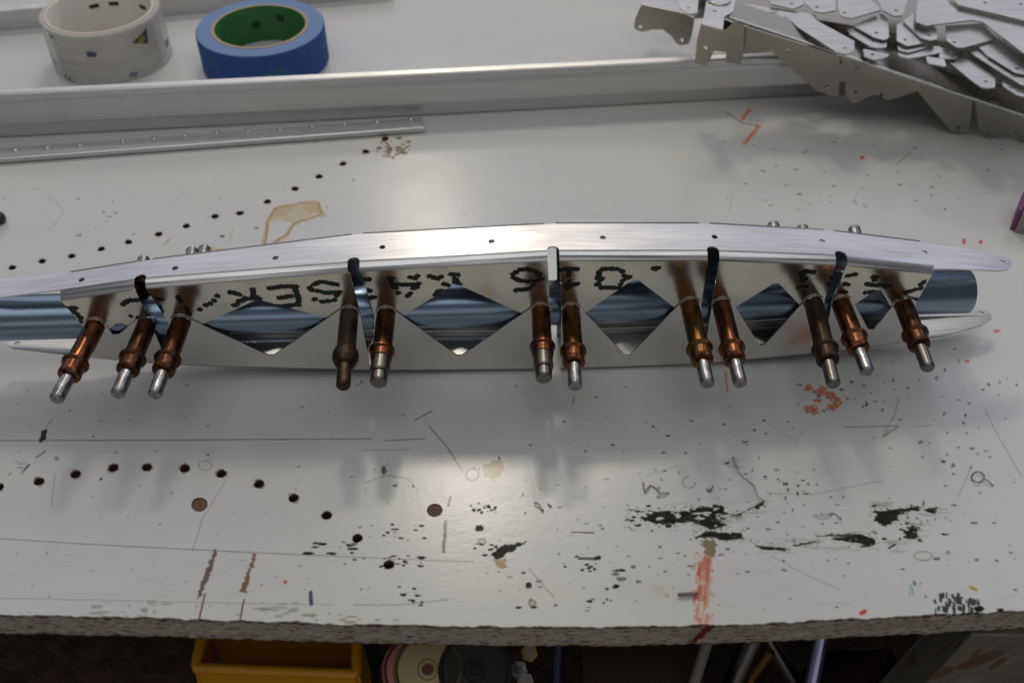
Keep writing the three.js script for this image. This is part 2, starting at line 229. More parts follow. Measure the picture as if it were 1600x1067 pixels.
// outline of the board: front edge follows the survey (slightly bowed), the rest runs out of sight
const edgePx = [[-120, 956], [0, 960], [200, 964], [400, 970], [600, 976], [800, 979], [1000, 979], [1200, 973], [1400, 963], [1600, 953], [1720, 946]];
const edge = [];
{ const e = edgePx.map((p) => onY(...p)); for (let i = 0; i < e.length - 1; i++) for (let k = 0; k < 40; k++) { const p = e[i].clone().lerp(e[i + 1], k / 40); edge.push(p); } edge.push(e.at(-1)); }
const chip = (x) => 0.0007 * noise.noise(x * 140, 3.3, 0) + 0.0005 * noise.noise(x * 420, 1.1, 5) + 0.0006 * Math.max(0, noise.noise(x * 60, 9, 2) - 0.2);
function boardShape(inset, holes, hr) {
  const s = new THREE.Shape(); s.moveTo(-0.75, -0.85); s.lineTo(0.75, -0.85); s.lineTo(0.75, edge.at(-1).z - inset);
  for (let i = edge.length - 1; i >= 0; i--) s.lineTo(edge[i].x, edge[i].z - inset + (inset < 0.001 ? chip(edge[i].x) : 0));
  s.lineTo(-0.75, edge[0].z - inset);
  for (const [x, y, near] of holes) { const p = onY(x, y), r = near === 2 ? 0.0030 : near ? 0.0019 : 0.00175; const h = new THREE.Path(); const n = 18; for (let i = 0; i < n; i++) { const a = -i / n * Math.PI * 2, q = (r + hr) * (1 + (near === 2 ? 0.02 : 0.09) * (rnd() - 0.5)); i ? h.lineTo(p.x + Math.cos(a) * q, p.z + Math.sin(a) * q) : h.moveTo(p.x + Math.cos(a) * q, p.z + Math.sin(a) * q); } h.closePath(); s.holes.push(h); }
  return s;
}
// Shape in (x, z), laid flat with its top face at y = top
function slab(shape, thick, top) { const g = new THREE.ExtrudeGeometry(shape, { depth: thick, bevelEnabled: false, curveSegments: 10 }); const p = g.attributes.position; for (let i = 0; i < p.count; i++) { const x = p.getX(i), z = p.getY(i), d = p.getZ(i); p.setXYZ(i, x, top - d, z); } flipFix(g); return g; }
function flipFix(g) { g.computeVertexNormals(); return g; }
const allHoles = [...holePx, ...plugPx.map((p) => [...p, 2])];
const bench = thing('workbench', 'white painted workbench top with drilled holes, scuffs and stains, under everything', 'workbench');
bench.userData.kind = 'structure'; delete bench.userData.category;
{
  const top = slab(boardShape(0, allHoles, 0), 0.0009, 0);
  const p = top.attributes.position, uv = top.attributes.uv; for (let i = 0; i < p.count; i++) uv.setXY(i, (p.getX(i) - BX0) / (BX1 - BX0), 1 - (p.getZ(i) - BZ0) / (BZ1 - BZ0));
  part('painted_top', top, topMat, bench);
  const core = slab(boardShape(0.002, holePx, 0.0001), 0.0155, -0.0011);
  part('board_core', core, std([0.075, 0.045, 0.028], { roughness: 0.95 }), bench);
}
const plugMat = std([0.17, 0.105, 0.065], { roughness: 0.85, bumpMap: rep(grain, 2, 2), bumpScale: 0.0003 });
for (const q of plugPx) { const p = onY(...q); const c = new THREE.CylinderGeometry(0.00296, 0.00296, 0.0006, 28); c.translate(p.x, -0.0007, p.z); part('wood_plug', c, plugMat, bench); }
// rough sawn front face of the particle board
{
  const pos = [], uv = [], idx = [], R = 9, n = edge.length;
  const ecv = document.createElement('canvas'); ecv.width = 2048; ecv.height = 64; const e2 = ecv.getContext('2d'); e2.fillStyle = 'rgb(176,168,152)'; e2.fillRect(0, 0, 2048, 64);
  for (let i = 0; i < 9000; i++) { const y = rr(0, 64), w = rr(2, 16), v = rnd(), t = rr(-34, 34); e2.fillStyle = v < 0.1 ? 'rgba(46,30,22,0.75)' : v < 0.13 ? 'rgba(84,40,28,0.8)' : `rgba(${174 + t | 0},${166 + t | 0},${(150 + t) | 0},0.5)`; e2.fillRect(rr(-10, 2048), y, w, rr(0.8, 2.2)); }
  e2.fillStyle = 'rgba(92,52,34,0.8)'; for (let i = 0; i < 700; i++) e2.fillRect(rr(0, 2048), 0, rr(2, 14), rr(1, 6));
  for (let i = 0; i < 1400; i++) { e2.fillStyle = 'rgba(150,142,120,0.4)'; e2.fillRect(rr(1300, 2048), rr(16, 34), rr(4, 14), rr(0.8, 2)); }
  e2.fillStyle = 'rgb(120,30,18)'; for (let i = 0; i < 60; i++) { const t = rnd(); e2.fillRect(1362 - t * 26 + rr(-5, 5), t * 48, rr(3, 9), rr(3, 7)); }
  const et = new THREE.CanvasTexture(ecv); et.colorSpace = THREE.SRGBColorSpace; et.magFilter = THREE.LinearFilter;
  for (let r = 0; r <= R; r++) for (let i = 0; i < n; i++) {
    const e = edge[i], t = r / R, bottom = 0.0142 + 0.0011 * noise.noise(e.x * 70, 4, 1) + 0.0008 * noise.noise(e.x * 210, 7, 1);
    const z = e.z + (r ? -0.0004 + 0.0006 * noise.noise(e.x * 260, t * 9, 2) + 0.0004 * noise.noise(e.x * 600, t * 20, 7) : chip(e.x) - 0.0002) - (r === R ? 0.0012 : 0);
    pos.push(e.x, -0.0010 - t * bottom, z); uv.push((e.x - edge[0].x) / (edge.at(-1).x - edge[0].x), 1 - t);
  }
  for (let r = 0; r < R; r++) for (let i = 0; i < n - 1; i++) { const a = r * n + i, b = a + n; idx.push(a, b, a + 1, a + 1, b, b + 1); }
  const g = new THREE.BufferGeometry(); g.setAttribute('position', new THREE.Float32BufferAttribute(pos, 3)); g.setAttribute('uv', new THREE.Float32BufferAttribute(uv, 2)); g.setIndex(idx); g.computeVertexNormals();
  part('board_edge', g, new THREE.MeshStandardMaterial({ map: et, roughness: 0.95, side: THREE.DoubleSide }), bench);
}

// ------------------------------------------------------------------ sheet-metal shapes
// polygon with rounded corners: points [x, y, radius]
function fillet(pts, hole) {
  const s = hole ? new THREE.Path() : new THREE.Shape(), n = pts.length;
  for (let i = 0; i < n; i++) {
    const [x, y, r = 0] = pts[i], [ax, ay] = pts[(i + n - 1) % n], [bx, by] = pts[(i + 1) % n];
    const la = Math.hypot(ax - x, ay - y), lb = Math.hypot(bx - x, by - y);
    const ua = [(ax - x) / la, (ay - y) / la], ub = [(bx - x) / lb, (by - y) / lb];
    const half = Math.acos(Math.max(-1, Math.min(1, ua[0] * ub[0] + ua[1] * ub[1]))) / 2, t = Math.min(r / Math.tan(half), la * 0.48, lb * 0.48);
    if (r > 0 && t > 1e-6) {
      const p = [x + ua[0] * t, y + ua[1] * t], q = [x + ub[0] * t, y + ub[1] * t], rad = t * Math.tan(half), d = rad / Math.sin(half);
      const m = [ua[0] + ub[0], ua[1] + ub[1]], lm = Math.hypot(...m), c = [x + m[0] / lm * d, y + m[1] / lm * d];
      let a0 = Math.atan2(p[1] - c[1], p[0] - c[0]), a1 = Math.atan2(q[1] - c[1], q[0] - c[0]); let da = a1 - a0; while (da > Math.PI) da -= 2 * Math.PI; while (da < -Math.PI) da += 2 * Math.PI;
      for (let k = 0; k <= 8; k++) { const a = a0 + da * k / 8, X = c[0] + Math.cos(a) * rad, Y = c[1] + Math.sin(a) * rad; i || k ? s.lineTo(X, Y) : s.moveTo(X, Y); }
    } else i ? s.lineTo(x, y) : s.moveTo(x, y);
  }
  s.closePath(); return s;
}
function circ(x, y, r, n = 16) { const h = new THREE.Path(); for (let i = 0; i < n; i++) { const a = -i / n * 2 * Math.PI; i ? h.lineTo(x + Math.cos(a) * r, y + Math.sin(a) * r) : h.moveTo(x + Math.cos(a) * r, y + Math.sin(a) * r); } h.closePath(); return h; }
const plate = (shape, t) => new THREE.ExtrudeGeometry(shape, { depth: t, bevelEnabled: false, curveSegments: 6 });

// ------------------------------------------------------------------ the rib: two notched channels pinned round a tube
const YAW = THREE.MathUtils.degToRad(2.3935), RIBZ = -0.005;
const ribX = V3(Math.cos(YAW), 0, -Math.sin(YAW)), ribN = V3(Math.sin(YAW), 0, Math.cos(YAW)), ribO = V3(0, 0, RIBZ);
function F(px, py, zl = 0) { const q = onPlane(px, py, ribO.clone().addScaledVector(ribN, zl), ribN).sub(ribO); return [q.dot(ribX), q.y]; }
function L(px, py, h) { const q = onY(px, py, h).sub(ribO); return [q.dot(ribX), q.dot(ribN)]; }     // picture point at height h -> rib (x, z)
const TH_ = 0.0006, RB = 0.0032, DEPTH = 0.0200;                         // sheet, bend radius, strip depth
// bend lines (x, y of the tangent of the front tabs) of top and bottom channel, straight between the relief slots
const topPx = [[95, 470], [219, 452], [553, 425.5], [866, 408], [1116, 408], [1314, 415], [1458, 429]];
const botPx = [[140, 560], [262, 571], [580, 580], [868, 578], [1097, 570], [1287, 552], [1442, 533]];
const TP = topPx.map((p) => F(...p)), BP = botPx.map((p) => F(...p)).map(([x, y]) => [x, y + 0.0016]);
const ZB = [[-0.178, -0.0165], [-0.146, -0.0172], [-0.062, -0.0232], [0.016, -0.0230], [0.080, -0.0234], [0.132, -0.0218], [0.170, -0.0205]];
const zb = (x) => pw(ZB, x);                                             // back face of the rib: it spreads a little towards the middle
function pw(P, x) { if (P === BP) x = Math.max(P[0][0], Math.min(P[6][0], x)); let i = 0; while (i < P.length - 2 && x > P[i + 1][0]) i++; const [a, b] = [P[i], P[i + 1]]; return a[1] + (b[1] - a[1]) * (x - a[0]) / (b[0] - a[0]); }
const clecoPx = [[148, 510], [229, 507], [282, 505], [545, 492], [603, 492], [845, 487], [892, 487], [1078, 478], [1128, 478], [1272, 474], [1315, 475], [1413, 477]];
const CB = clecoPx.map((p) => F(...p));
// slots: centre line through top, crease and bottom, with widths
const SLOT = [[[217, 447], [246, 515], [262, 560]], [[551, 414], [574, 493], [581, 574]], [[865, 398], [868, 487], [868, 574]], [[1117, 396], [1106, 478], [1096, 566]], [[1318, 405], [1293, 475], [1285, 545]]].map((s) => s.map((p) => F(...p)));
const SW = [[0.0046, 0.0028, 0.0012], [0.0048, 0.0030, 0.0012], [0.0048, 0.0046, 0.0046], [0.0048, 0.0032, 0.0012], [0.0048, 0.0032, 0.0012]];
function slotX(k, y) { const s = SLOT[k], w = SW[k]; const j = y > s[1][1] ? 0 : 1, t = Math.max(-0.3, Math.min(1.3, (y - s[j][1]) / (s[j + 1][1] - s[j][1]))); return [s[j][0] + (s[j + 1][0] - s[j][0]) * t, w[j] + (w[j + 1] - w[j]) * Math.max(0, Math.min(1, t))]; }
const sideL = (k, y) => { if (k === 0) { const a = TP[0], b = BP[0]; return a[0] + (b[0] - a[0]) * (y - a[1]) / (b[1] - a[1]); } const [x, w] = slotX(k - 1, y); return x + w / 2; };
const sideR = (k, y) => { if (k === 5) { const a = TP[6], b = BP[6]; return a[0] + (b[0] - a[0]) * (y - a[1]) / (b[1] - a[1]); } const [x, w] = slotX(k, y); return x - w / 2; };
const DIA = [[[184, 502], [160, 513], [205, 514], [182, 524]], [[402, 466], [313, 513], [512, 508], [424, 556]], [[712, 442], [631, 487], [810, 493], [718, 556]], [[993, 434], [916, 497], [1053, 492], [980, 556]], [[1214, 440], [1152, 490], [1245, 488], [1190, 540]], [[1374, 450], [1337, 486], [1393, 480], [1360, 516]]].map((d) => d.map((p) => F(...p)));
const PAIR = [[0, 1], [2, 3], [4, 5], [6, 7], [8, 9], [10, 11]];
// where the straight cut from the diamond's point (a) past its corner (b) meets the tab's side
function cutTo(a, b, side, k) { let x = b[0], y = b[1]; for (let i = 0; i < 200; i++) { x += (b[0] - a[0]) / 40; y += (b[1] - a[1]) / 40; if ((side === sideL && x <= side(k, y)) || (side === sideR && x >= side(k, y))) break; } return [side(k, y), y]; }
function tabShape(k, upper) {
  const d = DIA[k], c = [CB[PAIR[k][0]], CB[PAIR[k][1]]], apex = upper ? d[0] : d[3], s = upper ? -1 : 1;
  const yb = (x) => pw(upper ? TP : BP, x);
  const pts = [], tipR = 0.0047;
  const xl = sideL(k, yb(c[0][0])), xr = sideR(k, yb(c[1][0]));
  // rounded tip about a cleco hole: the side, the arc, the slanted cut tangent to it
  const tip = (cc, side, dir) => {
    const out = [], to = Math.atan2(apex[1] - cc[1], apex[0] - cc[0]), dist = Math.hypot(apex[0] - cc[0], apex[1] - cc[1]);
    const off = Math.acos(Math.min(1, tipR / dist)), aEnd = upper ? (dir > 0 ? to - off : to + off) : (dir > 0 ? to + off : to - off);
    const sx = side(k, cc[1]); let a0 = dir > 0 ? Math.PI : 0;
    const rad = Math.min(tipR, Math.abs(cc[0] - sx));
    let da = aEnd - a0; if (dir > 0) { if (upper) { while (da < 0) da += 2 * Math.PI; } else { while (da > 0) da -= 2 * Math.PI; } } else { if (upper) { while (da > 0) da -= 2 * Math.PI; } else { while (da < 0) da += 2 * Math.PI; } }
    for (let i = 0; i <= 14; i++) { const a = a0 + da * i / 14, q = rad + (tipR - rad) * Math.min(1, i / 7); out.push([cc[0] + Math.cos(a) * q, cc[1] + Math.sin(a) * q]); }
    return out;
  };
  pts.push([xl, yb(xl)]);
  pts.push(...tip(c[0], sideL, 1));
  pts.push([apex[0] - 0.0012, apex[1] + s * 0.0011], [apex[0] + 0.0012, apex[1] + s * 0.0011]);
  pts.push(...tip(c[1], sideR, -1).reverse());
  pts.push([xr, yb(xr)]);
  return fillet(pts);
}
// ink: dotted mill stamp running along the upper tabs
const FX0 = -0.19, FX1 = 0.185, FY0 = 0.0, FY1 = 0.075;
const ink = document.createElement('canvas'); ink.width = 2048; ink.height = 410; const i2 = ink.getContext('2d');
const inkRough = document.createElement('canvas'); inkRough.width = 2048; inkRough.height = 410; const r2 = inkRough.getContext('2d');
i2.fillStyle = 'rgb(226,223,215)'; i2.fillRect(0, 0, 2048, 410); r2.fillStyle = 'rgb(0,60,255)'; r2.fillRect(0, 0, 2048, 410);   // green: roughness, blue: metalness
for (let i = 0; i < 900; i++) { const x = rnd() * 2048, y = rnd() * 410, w = rr(30, 260); r2.fillStyle = `rgba(0,${rr(45, 90) | 0},255,0.16)`; r2.fillRect(x, y, w, rr(1, 4)); i2.fillStyle = `rgba(${rnd() < 0.5 ? '236,232,222' : '206,203,196'},0.14)`; i2.fillRect(x, y, w, rr(1, 5)); }
for (let i = 0; i < 60; i++) { r2.fillStyle = `rgba(0,${rr(70, 120) | 0},255,0.10)`; r2.beginPath(); r2.ellipse(rnd() * 2048, rnd() * 410, rr(10, 70), rr(6, 30), rr(-1, 1), 0, 7); r2.fill(); }
const inkAt = (px, py) => { const [x, y] = F(px, py, 0.0006); return [(x - FX0) / (FX1 - FX0) * 2048, (1 - (y - FY0) / (FY1 - FY0)) * 410]; };
function dot(px, py, r = 3.1) {
  const [x, y] = inkAt(px, py), ph = rnd() * 50, R = r * 2.05;
  for (const [c, s] of [[i2, 'rgb(17,17,19)'], [r2, 'rgb(0,140,30)']]) { c.fillStyle = s; c.beginPath(); for (let i = 0; i <= 14; i++) { const a = (i % 14) / 7 * Math.PI, q = R * (1 + 0.5 * noise.noise(Math.cos(a) * 2 + ph, Math.sin(a) * 2, ph)); const X = x + Math.cos(a) * q * 1.1, Y = y + Math.sin(a) * q; i ? c.lineTo(X, Y) : c.moveTo(X, Y); } c.fill(); }
  if (rnd() < 0.4) { const a = rr(0, 6.28); for (const [c, s] of [[i2, 'rgb(30,30,32)'], [r2, 'rgb(0,140,30)']]) { c.fillStyle = s; c.fillRect(x + Math.cos(a) * R * 1.5, y + Math.sin(a) * R * 1.5, 1.8, 1.5); } }
}
function dots(...pts) { for (let i = 0; i < pts.length; i++) { dot(...pts[i]); if (i) { const [a, b] = [pts[i - 1], pts[i]], n = Math.max(1, Math.round(Math.hypot(a[0] - b[0], a[1] - b[1]) / 5.6)); for (let k = 1; k < n; k++) dot(a[0] + (b[0] - a[0]) * k / n, a[1] + (b[1] - a[1]) * k / n); } } }
// strokes as they stand on the metal, left to right
dots([104, 483], [116, 483]); dots([111, 487], [118, 492], [124, 498]); dot(124, 504);
dots([191, 477], [199, 471], [217, 470]); dot(203, 495, 2.6); dots([215, 498], [228, 496], [231, 494]); dots([245, 468], [250, 469]); dots([247, 480], [250, 488]);
dots([277, 465], [282, 473]); dots([289, 482], [294, 492]); dot(311, 485); dots([320, 478], [328, 476]); dot(334, 471); dot(339, 464);
dots([359, 458], [364, 459]); dots([370, 461], [373, 462]); dots([394, 454], [395, 463], [400, 466]); dots([382, 467], [376, 472], [370, 476], [366, 479]); dots([372, 472], [388, 468], [404, 468]);
dots([420, 452], [440, 449], [462, 449]); dots([460, 452], [463, 460], [466, 468]); dots([436, 467], [456, 464]); dots([466, 472], [466, 478]); dots([436, 480], [452, 479], [464, 477]);
dots([484, 451], [487, 455]); dots([490, 446], [499, 442], [511, 443], [525, 446]); dots([495, 456], [508, 459], [529, 458]); dots([526, 463], [522, 470]); dots([503, 473], [514, 472]); dot(491, 469);
dots([567, 438], [576, 438]); dots([574, 455], [577, 456]); dots([576, 467], [585, 466]);
dots([607, 436], [613, 436]); dots([610, 441], [614, 450], [618, 451]); dots([620, 446], [634, 446]); dots([642, 446], [654, 445], [651, 450], [646, 452]); dots([641, 435], [648, 436], [652, 433]); dots([641, 460], [637, 464]); dot(622, 459);
dots([671, 433], [678, 435]); dots([684, 437], [689, 434]); dots([705, 430], [715, 431], [711, 437], [711, 442]); dots([694, 445], [700, 447]); dots([684, 457], [680, 462]); dots([686, 458], [690, 456]); dots([717, 445], [714, 441]);
dots([802, 430], [812, 423], [824, 422], [836, 425], [844, 430]); dots([803, 435], [812, 440], [824, 441], [838, 440], [846, 438]); dots([840, 430], [844, 436]); dots([833, 447], [828, 452], [818, 454]); dots([806, 455], [812, 454]);
dots([878, 423], [890, 421], [902, 422]); dots([889, 427], [888, 433], [890, 440]); dots([884, 447], [893, 446], [902, 445]); dots([886, 452], [890, 450]);
dots([942, 422], [952, 421], [964, 422], [971, 424]); dots([937, 427], [934, 436], [938, 440]); dots([936, 438], [941, 437]); dots([933, 446], [936, 446]); dots([973, 426], [976, 433], [973, 440], [970, 446]); dots([941, 451], [956, 451], [968, 451]); dots([980, 436], [984, 434]); dots([1022, 421], [1025, 421], [1028, 420]);
dots([1252, 428], [1258, 425], [1272, 427]); dots([1250, 430], [1257, 431]); dots([1253, 436], [1260, 437], [1256, 441]); dots([1249, 450], [1262, 449]);
dots([1326, 432], [1338, 430]); dots([1300, 435], [1304, 432]); dots([1322, 445], [1326, 446]); dots([1316, 457], [1322, 458]); dots([1297, 445], [1302, 442]);
dots([1366, 434], [1372, 434], [1368, 439]); dots([1356, 445], [1366, 447], [1380, 447], [1392, 448]); dots([1354, 459], [1364, 457]); dots([1385, 450], [1391, 447]);
dots([1403, 465], [1409, 467]); dots([1420, 468], [1432, 469]); dots([1418, 458], [1432, 454], [1440, 452]); dots([1440, 446], [1445, 442]);
for (let i = 0; i < 120; i++) { const [x, y] = inkAt(rr(110, 1440), rr(425, 490)); i2.fillStyle = 'rgba(60,56,50,0.6)'; i2.fillRect(x, y, rr(1, 2.6), rr(1, 2)); }
const inkT = new THREE.CanvasTexture(ink); inkT.colorSpace = THREE.SRGBColorSpace; inkT.magFilter = THREE.LinearFilter;
const inkR = new THREE.CanvasTexture(inkRough); inkR.magFilter = THREE.LinearFilter;
M.printed = new THREE.MeshStandardMaterial({ color: lin(0.95, 0.94, 0.905), map: inkT, roughness: 0.75, roughnessMap: inkR, metalness: 1, metalnessMap: inkR });
function inkUV(g) { const p = g.attributes.position, uv = g.attributes.uv; for (let i = 0; i < p.count; i++) uv.setXY(i, (p.getX(i) - FX0) / (FX1 - FX0), (p.getY(i) - FY0) / (FY1 - FY0)); return g; }

const rib = thing('aluminium_rib', 'long bright aluminium rib of two notched channels pinned together with diamond openings', 'aluminium rib');
rib.position.copy(ribO); rib.rotation.y = YAW;
// cap strips (top and bottom) with their bends; y(x) follows the bend line
function capStrip(P, sgn, tabL, tabR, holes) {
  const out = [], N = 10;
  const yOf = (x) => pw(P, x) + sgn * RB;
  // flat strip in (x, z): front edge at z = -RB, back at -DEPTH + RB, half-round slot ends, rounded end tongues
  const pts = [];
  const zF = -RB;
  const [xl, xr] = [P[0][0], P[6][0]];
  const front = [], knots = [];
  for (let k = 0; k < 5; k++) { const [sx] = sgn > 0 ? [SLOT[k][0][0]] : [SLOT[k][2][0]], w = (sgn > 0 ? SW[k][0] : SW[k][2]) / 2; const h = []; for (let i = 0; i <= 8; i++) { const a = Math.PI - i / 8 * Math.PI; h.push([sx + Math.cos(a) * w, zF - Math.sin(a) * w * 0.9]); } front.push(...h); }
  pts.push([xl, zF], ...front, [xr, zF]);
  pts.push(...tabR); for (const x of [xr - 0.002, ...ZB.slice(1, 6).map((q) => q[0]).reverse(), xl + 0.002]) pts.push([x, zb(x) + RB]); pts.push(...tabL);
  const sh = new THREE.Shape(); pts.forEach((p, i) => (i ? sh.lineTo(p[0], p[1]) : sh.moveTo(p[0], p[1]))); sh.closePath();
  for (const h of holes) sh.holes.push(circ(h[0], h[1], 0.00125));
  let g = plate(sh, TH_); g = split(g, [...P.slice(1, 6).map((p) => p[0]), ...P.slice(0, 6).map((p, i) => (p[0] + P[i + 1][0]) / 2)]);
  const p = g.attributes.position, uv = g.attributes.uv; for (let i = 0; i < p.count; i++) { const x = p.getX(i), z = p.getY(i), d = p.getZ(i); p.setXYZ(i, x, yOf(x) - sgn * (TH_ - d), z); uv.setXY(i, x, z); }
  g.computeVertexNormals();
  { // the sheet springs into one fair curve: its facing turns gradually from segment to segment
    const mid = P.slice(0, 6).map((q, i) => [(q[0] + P[i + 1][0]) / 2, (P[i + 1][1] - q[1]) / (P[i + 1][0] - q[0])]), nn = g.attributes.normal;
    for (let i = 0; i < nn.count; i++) if (Math.abs(nn.getY(i)) > 0.7) { const x = Math.max(mid[0][0], Math.min(mid[5][0], p.getX(i))); let k = 0; while (k < 4 && x > mid[k + 1][0]) k++; const m = mid[k][1] + (mid[k + 1][1] - mid[k][1]) * (x - mid[k][0]) / (mid[k + 1][0] - mid[k][0]), l = Math.hypot(m, 1) * Math.sign(nn.getY(i)); nn.setXYZ(i, -m / l, 1 / l, 0); }
  }
  out.push(g);
  // bends, one run per tab, front and back
  for (const back of [0, 1]) for (let k = 0; k < 6; k++) {
    const a = k === 0 ? xl : (sgn > 0 ? SLOT[k - 1][0][0] + SW[k - 1][0] / 2 : SLOT[k - 1][2][0] + SW[k - 1][2] / 2), b = k === 5 ? xr : (sgn > 0 ? SLOT[k][0][0] - SW[k][0] / 2 : SLOT[k][2][0] - SW[k][2] / 2);
    const ring = []; for (let i = 0; i <= N; i++) { const t = i / N * Math.PI / 2; ring.push([Math.sin(t) * RB, Math.cos(t) * RB]); } for (let i = N; i >= 0; i--) { const t = i / N * Math.PI / 2; ring.push([Math.sin(t) * (RB - TH_), Math.cos(t) * (RB - TH_)]); }
    const pos = [], uvs = [], idx = [], n = ring.length;
    for (const x of [a, b]) for (const [dz, dy] of ring) { const z = back ? zb(x) + RB - dz : -RB + dz; pos.push(x, pw(P, x) + sgn * dy, z); uvs.push(x, z + dy); }
    for (let i = 0; i < n; i++) { const j = (i + 1) % n; idx.push(i, j, n + i, j, n + j, n + i); }
    for (let i = 0; i < N; i++) { idx.push(i, n - 1 - i, i + 1, i + 1, n - 1 - i, n - 2 - i); idx.push(n + i, n + i + 1, n + n - 1 - i, n + i + 1, n + n - 2 - i, n + n - 1 - i); }
    let q = new THREE.BufferGeometry(); q.setAttribute('position', new THREE.Float32BufferAttribute(pos, 3)); q.setAttribute('uv', new THREE.Float32BufferAttribute(uvs, 2)); q.setIndex(idx); q = toCreasedNormals(q, 0.6); out.push(q);
  }
  return out;
}
// cut triangles at given x so that the strip can kink there
function split(g, xs) {
  let tris = []; const q = g.index ? g.toNonIndexed() : g, p = q.attributes.position;
  for (let i = 0; i < p.count; i += 3) tris.push([0, 1, 2].map((k) => [p.getX(i + k), p.getY(i + k), p.getZ(i + k)]));
  for (const c of xs) {
    const next = [];
    for (const t of tris) {
      const s = t.map((v) => v[0] - c); if (s.every((v) => v <= 1e-7) || s.every((v) => v >= -1e-7)) { next.push(t); continue; }
      for (const side of [1, -1]) { const poly = []; for (let i = 0; i < 3; i++) { const a = t[i], b = t[(i + 1) % 3], sa = s[i] * side, sb = s[(i + 1) % 3] * side; if (sa >= 0) poly.push(a); if ((sa > 0 && sb < 0) || (sa < 0 && sb > 0)) { const f = sa / (sa - sb); poly.push(a.map((v, k) => v + (b[k] - v) * f)); } } for (let i = 1; i < poly.length - 1; i++) next.push([poly[0], poly[i], poly[i + 1]]); }
    }
    tris = next;
  }
  const o = new THREE.BufferGeometry(); o.setAttribute('position', new THREE.Float32BufferAttribute(tris.flat(2), 3)); o.setAttribute('uv', new THREE.Float32BufferAttribute(new Float32Array(tris.length * 6), 2)); return o;
}
{
  const hT = (x) => pw(TP, x) + RB, hB = (x) => pw(BP, x) - RB;
  const put = (px, py, P, s) => { let x = 0, z = 0, h = 0.05; for (let i = 0; i < 6; i++) { [x, z] = L(px, py, h); h = pw(P, x) + s * RB; } return [x, z]; };
  const holesT = [[127, 437], [273, 419], [430, 403], [597, 386], [768, 377], [942, 371], [1117, 370], [1285, 377], [1445, 394], [1567, 409]].map((p) => put(...p, TP, 1));
  const tongueR = [[1462, 419], [1500, 420], [1560, 423], [1576, 421], [1582, 414], [1580, 406], [1566, 399], [1500, 387]].map((p) => put(...p, TP, 1));
  const tongueL = [[96, 424], [40, 432], [-60, 442], [-70, 452], [-60, 460], [0, 464]].map((p) => put(...p, TP, 1));
  part('cap_strip', capStrip(TP, 1, tongueL, tongueR, holesT), M.alu, rib, 'bright top strip with rivet holes and tapered end tongues');
  const bR = [[1470, 527], [1535, 509], [1550, 499], [1548, 490], [1535, 484], [1500, 478]].map((p) => put(...p, BP, -1)), bL = [[100, 530], [30, 531], [14, 533], [10, 539], [18, 545], [112, 556]].map((p) => put(...p, BP, -1));
  const holesB = [[1533, 491], [27, 538]].map((p) => put(...p, BP, -1)).concat([-0.12, -0.06, 0, 0.06, 0.12].map((x) => [x, -0.010]));
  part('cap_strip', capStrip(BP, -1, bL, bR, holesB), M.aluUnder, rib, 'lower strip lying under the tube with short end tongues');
  for (const back of [0, 1]) for (let k = 0; k < 6; k++) for (const up of [1, 0]) {
    const g = plate(tabShape(k, !!up), TH_); const lift = up ? 0 : TH_ + 0.0001;
    g.translate(0, 0, back ? -(up ? 0 : TH_ + 0.0001) : -TH_ + lift); if (back) { const p = g.attributes.position; for (let i = 0; i < p.count; i++) p.setZ(i, p.getZ(i) + zb(p.getX(i))); }
    inkUV(g); if (!up || back) { const uv = g.attributes.uv, p = g.attributes.position; for (let i = 0; i < p.count; i++) uv.setXY(i, p.getX(i), p.getY(i)); }
    part(up ? 'upper_tab' : 'lower_tab', g, up && !back ? M.printed : M.aluWeb, rib);
  }
}
{ // shear burrs and specks left on the cut edges
  const gs = [], add = (x, y, z, s) => { const g = new THREE.TetrahedronGeometry(s * 0.6); g.scale(rr(0.5, 2.4), rr(0.4, 0.9), rr(0.5, 1.2)); g.rotateX(rr(0, 3)); g.rotateY(rr(0, 3)); g.translate(x, y, z); gs.push(g); };
  for (let i = 0; i < 46; i++) { const x = rr(TP[0][0], TP[6][0]); add(x, pw(TP, x) + RB, zb(x) + RB * rr(0.2, 0.9), rr(0.0002, 0.0005)); }
  for (let k = 0; k < 5; k++) for (let i = 0; i < 12; i++) { const t = rr(0, 1), y = SLOT[k][0][1] + (SLOT[k][2][1] - SLOT[k][0][1]) * t * 0.8 - 0.003, [x, w] = slotX(k, y); add(x + (i % 2 ? 1 : -1) * w / 2, y, rr(-0.0002, 0.0008), rr(0.0002, 0.0005)); }
  for (const d of DIA) for (let i = 0; i < 12; i++) { const a = d[[0, 1, 3, 2][i % 4]], b = d[[1, 3, 2, 0][i % 4]], t = rr(0.1, 0.9); add(a[0] + (b[0] - a[0]) * t, a[1] + (b[1] - a[1]) * t, rr(0, 0.0008), rr(0.0002, 0.0005)); }
  for (const c of CB) for (let i = 0; i < 16; i++) { const a = rr(0.2, 2.9); add(c[0] + Math.cos(a) * 0.0044, c[1] + Math.sin(a) * 0.0044, 0.0008, rr(0.0002, 0.00042)); }
  part('burrs', gs, M.aluPile, rib).userData.kind = 'stuff';
}
